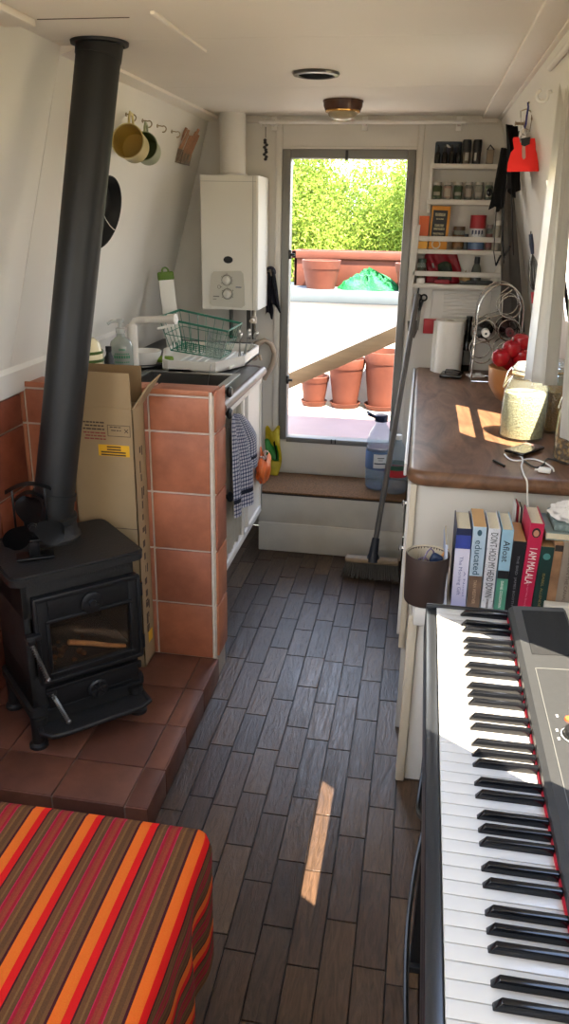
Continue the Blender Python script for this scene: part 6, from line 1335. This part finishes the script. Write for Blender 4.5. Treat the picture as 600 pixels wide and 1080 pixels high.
zp = lambda x: KZ+.026+(x-.238)/(KX1-.006-.238)*.006
def on_panel(b, x0, x1, y0, y1, h, lift=0):
    return b.prism([(x0, y0, zp(x0)+lift), (x1, y0, zp(x1)+lift), (x1, y0, zp(x1)+lift+h), (x0, y0, zp(x0)+lift+h)], (0, y1-y0, 0))
b = MB(); on_panel(b, .254, .338, 1.335, 1.512, .0012); b.build('speaker_grille', mat('grille_black', '#17181a', .8, var=.2, scale=900, bump=.6, bscale=900), pnl)
b = MB(); on_panel(b, .2535, .342, 1.2855, 1.287, .0008); on_panel(b, .2535, .2547, .26, 1.287, .0008); b.build('panel_line', mat('panel_line', '#5c5d5b', .4, var=0), pnl)
b = MB(); yy = W(597, 758, Z=KZ+.03); b.lathe([(0, 0), (.011, 0), (.010, .003), (0, .0035)], (yy.x+.008, yy.y, zp(yy.x)), 24, Mx.Diagonal((1, .8, 1, 1))); b.build('power_button', mat('button_red', '#e8542e', .35, var=0), pnl)
yy = W(600, 775, Z=KZ+.03); b = MB(); b.lathe([(0, 0), (.020, 0), (.021, .002), (.0185, .003), (.0175, .012), (.016, .0135), (0, .0135)], (yy.x+.010, yy.y, zp(yy.x)), 32); b.build('volume_knob', BLACKP, pnl)
MARKW = mat('mark_white', '#c9c9c6', .5, var=0)
b = MB(); b.lathe([(.0205, .001), (.0225, .001), (.0225, .0018), (.0205, .0018)], (yy.x+.010, yy.y, zp(yy.x)), 32, closed=True); b.build('knob_ring', MARKW, pnl)
for (x, y) in ((587, 755), (587, 770), (589, 779)): p = W(x, y, Z=KZ+.028); b = MB(); on_panel(b, p.x-.0012, p.x+.0022, p.y-.003, p.y+.003, .0006); b.build('panel_mark', MARKW, pnl)
b = MB(); b.box((.2275, KYN+.024, KZ-.002), (.2305, KYF-.03, KZ+.0045)); b.build('red_felt', mat('felt_red', '#b51f33', .95, var=.15, scale=300), pn)
b = MB(); b.box((KX0+.022, KYN+.024, KZ-.03), (.229, KYF-.03, KZ-.020)); b.build('key_bed', BLACKP, pn)
KW = .02353; KY0 = KYF-.012
KWm = mat('key_white', '#b9b6b0', .22, var=.012, scale=5); KBm = mat('key_black', '#101114', .16, var=.03); KS = 'ABCDEFG'
me = None; first = None
def key_mesh():
    b = MB(); b.box((KX0+.0225, -KW+.0006, KZ-.020), (.228, -.0006, KZ), .0012, seg=2); return b
o0 = None
for i in range(52):
    y = KY0-i*KW
    if o0 is None:
        o0 = key_mesh(); o0.bm.transform(Mx.Translation((0, y, 0))); o0 = o0.build('white_key', KWm, pn); o0['base'] = y; by = y; del o0['base']; o = o0
    else:
        o = o0.copy(); COL.objects.link(o); o.parent = pn; o.location = o0.location + V((0, y-by, 0))
off = {'A': .08, 'C': -.09, 'D': .09, 'F': -.12, 'G': 0.0}
ob0 = None
for i in range(51):
    n = KS[i % 7]
    if n not in off: continue
    y = KY0-(i+1)*KW-off[n]*KW*.9
    if ob0 is None:
        w = .0052; xf, xb = .131, .2285
        b = MB(); lo, hi = -w, w
        v = [(xf, lo, KZ-.001), (xf, hi, KZ-.001), (xf+.010, lo*.78, KZ+.0118), (xf+.010, hi*.78, KZ+.0118), (xb, lo, KZ-.001), (xb, hi, KZ-.001), (xb, lo*.78, KZ+.0118), (xb, hi*.78, KZ+.0118)]
        vs = [b.bm.verts.new(V(q)+V((0, y, 0))) for q in v]
        for q in ((0, 1, 3, 2), (4, 6, 7, 5), (0, 4, 5, 1), (2, 3, 7, 6), (0, 2, 6, 4), (1, 5, 7, 3)): b.bm.faces.new([vs[k] for k in q])
        bmesh.ops.bevel(b.bm, geom=b.bm.edges[:], offset=.0012, segments=2, profile=.5, affect='EDGES'); b._tone(b.bm.faces)
        ob0 = b.build('black_key', KBm, pn); bby = y
    else:
        o = ob0.copy(); COL.objects.link(o); o.parent = pn; o.location = ob0.location + V((0, y-bby, 0))
sd = thing('piano_stand', 'black stand under the digital piano', 'stand', (.20, .9, 0))
b = MB(); b.box((.078, .30, KZ-.125), (.33, 1.40, KZ-.0765), .004); b.build('top_frame', BLACKP, sd)
for y in (.36, 1.30):
    b = MB(); b.box((.085, y-.02, .02), (.125, y+.02, KZ-.126), .004); b.build('leg', BLACKP, sd)
    b = MB(); b.box((.285, y-.02, .02), (.325, y+.02, KZ-.126), .004); b.build('leg', BLACKP, sd)
    b = MB(); b.box((.075, y-.03, .001), (.36, y+.03, .02), .004); b.build('foot', BLACKP, sd)
cable('piano_cable', [(.070, 1.25, KZ-.10), (.066, 1.16, KZ-.12), (.060, 1.10, KZ-.16), (.066, 1.04, KZ-.13), (.068, 1.0, KZ-.10), (.056, .94, KZ-.14), (.050, .86, KZ-.20), (.056, .70, KZ-.22), (.068, .5, KZ-.13)], .004, BLACKP, 'black cable drooping along the left side of the piano stand')

# ------------------------------------------------------------------ curtain
cu = thing('window_curtain', 'sheer white curtain gathered at the window above the counter jars', 'curtain', (.34, 2.0, 1.06))
SHEER = cloth_sheer('sheer_white', '#e2e0da', .42, .06)
def curt(y0, y1, x0t, x0b, zb, zt, amp, k, ph, hem):
    b = MB()
    def f(u, v):
        g = (1-v); sp = .55+.45*g
        y = y1+(y0-y1)*u*sp
        x = x0t+(x0b-x0t)*g+amp*(.5+.5*g)*math.sin(k*u+ph)+.35*amp*math.sin(2.3*k*u+1+v*2)
        return V((x, y, zb+(zt-zb)*v-hem*u*(1-v)))
    b.sheet(f, 70, 24, thick=.0009); return b
curt(1.95, 2.325, .312, .322, 1.118, 1.90, .020, 17, .6, -.05).build('near_panel', SHEER, cu, angle=80)
curt(1.40, 1.93, .295, .375, 1.06, 1.90, .024, 26, 2.2, .0).build('side_panel', SHEER, cu, angle=80)
b = MB(); b.cyl((.277, 1.30, 1.905), (.277, 2.34, 1.905), .008, n=12); tag(b.build('window_rod', WHITEP), 'white rod above the right hand window carrying the sheer curtain', 'rod')

# ------------------------------------------------------------------ seat with the striped throw
ot = thing('bench_seat', 'upholstered bench seat under the red and orange striped throw', 'seat', (-.80, .62, 0))
b = MB(); b.box((-1.24, .05, .012), (-.375, 1.135, .36), .02, seg=3); b.build('base', mat('seat_base', '#3a2a24', .8, var=.1), ot)
stripes = [(0, '#ff7a1e'), (.175, '#f4150f'), (.30, '#4d0d16'), (.325, '#7a4e28'), (.40, '#8d6233'), (.43, '#744a26'), (.49, '#d0264e'), (.505, '#b5182a'), (.55, '#a03c24'), (.60, '#aa4528'), (.655, '#b5182a'), (.70, '#d42c54'), (.715, '#7a4e28'), (.78, '#8e6130'), (.82, '#6f4826'), (.90, '#80542b'), (.955, '#4d0d16')]
STR = ramp_mat('striped_throw', 'UV', (0, 1/.1126, 0), stripes, .95, .35, 420, noise=.35)
th = thing('striped_throw', 'red, orange and brown striped woven throw spread over the bench seat', 'throw', (-.80, .62, .08))
b = MB(); ZT, XR_, YR_ = .422, -.318, 1.182
NX, NY = 110, 90; sx = [0]*(NX+1)
def prof(s, edge, R, drop):
    """arc-length profile: flat, rounded corner, hanging side; returns (outward, height drop)"""
    a = R*PI/2
    if s < edge: return s, 0, 0
    if s < edge+a: q = (s-edge)/R; return edge+R*math.sin(q), R*(1-math.cos(q)), q/(PI/2)
    return edge+R, R+(s-edge-a), 1
LX, LY = .90, 1.10
def throw(u, v):
    s, t = u*(LX+.30), v*(LY+.30)
    ox, dx_, kx = prof(s, LX-.03, .035, 0); oy, dy_, ky = prof(t, LY-.03, .035, 0)
    x = XR_-LX-.005+ox; y = YR_-LY-.005+oy
    drop = max(dx_, dy_)
    rx = .010*math.sin(t*23+1)*kx*min(1, dx_*6)+.006*math.sin(t*51)*kx*min(1, dx_*6)
    ry = .010*math.sin(s*21+2)*ky*min(1, dy_*6)
    x += rx; y += ry
    if kx > 0 and ky > 0:      # rounded fold at the corner
        x -= .030*kx*ky; y -= .030*kx*ky
    zz = ZT-drop+.004*math.sin(x*9)*math.sin(y*7+1)-(.012*((x-XR_)/.05+1)**2 if x > XR_-.05 and drop < .001 else 0)
    return V((x, y, max(.05, zz)))
b.sheet(throw, NX, NY, uvs=(LX+.30, LY+.30), thick=.004)
# centre the stripe pattern on the photographed stripe positions
for f in b.bm.faces:
    for l in f.loops: l[b.uv].uv.x += .0285
o = b.build('cloth', STR, th, angle=80)

# ------------------------------------------------------------------ daylight
w = bpy.data.worlds.new('sky'); sc.world = w; w.use_nodes = True; nt = w.node_tree; L = nt.links.new
bg = nt.nodes['Background']; tc = nd(nt, 'ShaderNodeTexCoord'); sp = nd(nt, 'ShaderNodeSeparateXYZ'); L(tc.outputs['Generated'], sp.inputs[0])
r = nd(nt, 'ShaderNodeValToRGB'); e = r.color_ramp.elements; e[0].position = .0; e[0].color = (.62, .62, .52, 1); e[1].position = .8; e[1].color = (.42, .58, .92, 1)
x = e.new(.06); x.color = (1, .99, .97, 1); x = e.new(.3); x.color = (.88, .93, 1, 1); L(sp.outputs[2], r.inputs[0]); L(r.outputs[0], bg.inputs[0]); bg.inputs[1].default_value = 7.6
sun = bpy.data.lights.new('sun', 'SUN'); sun.energy = 30.0; sun.angle = rad(.3); sun.color = (1, .87, .68)
so = bpy.data.objects.new('sun', sun); COL.objects.link(so); so.location = (2, -2, 6)
so.rotation_euler = V((-.27, .40, -1)).to_track_quat('-Z', 'Y').to_euler()
def daylight(name, c, n, size, power, col=(.93, .97, 1)):
    l = bpy.data.lights.new(name, 'AREA'); l.shape = 'RECTANGLE'; l.size, l.size_y = size; l.energy = power; l.color = col; l.cycles.is_portal = True
    o = bpy.data.objects.new(name, l); COL.objects.link(o); o.location = c; o.rotation_euler = V(n).to_track_quat('-Z', 'Z').to_euler()
    return o
for nm, X, sg, h, pw in (('window_daylight', XR, 1, WIN_R[0], 6), ('window_daylight', XR, 1, WIN_R[1], 4), ('window_daylight', XR, 1, WIN_R[2], 16), ('window_daylight', XL, -1, ADDED_WIN_L[0], 12), ('window_daylight', XL, -1, ADDED_WIN_L[1], 16)):  # sky portals; the last three serve the added, unseen openings
    zm = (h[2]+h[3])/2; daylight(nm, (X(zm)+sg*.06, (h[0]+h[1])/2, zm), (-sg*.96, 0, -.27), (h[1]-h[0], h[3]-h[2]), pw)
daylight('door_daylight', ((DX0+DX1)/2, YB+.06, (DZ0+DZ1)/2+.1), (0, -1, 0), (.5, 1.1), 8)

vs = sc.view_settings; sc.display_settings.display_device = 'sRGB'
vs.view_transform = 'Standard'; vs.look = 'None'; vs.gamma = 1; vs.exposure = .38; vs.use_curve_mapping = False
sc.cycles.use_denoising = True; sc.cycles.max_bounces = 10; sc.cycles.diffuse_bounces = 6; sc.cycles.transparent_max_bounces = 24; sc.cycles.transmission_bounces = 8
sc.cycles.sample_clamp_indirect = 6; sc.cycles.caustics_reflective = False; sc.cycles.caustics_refractive = False
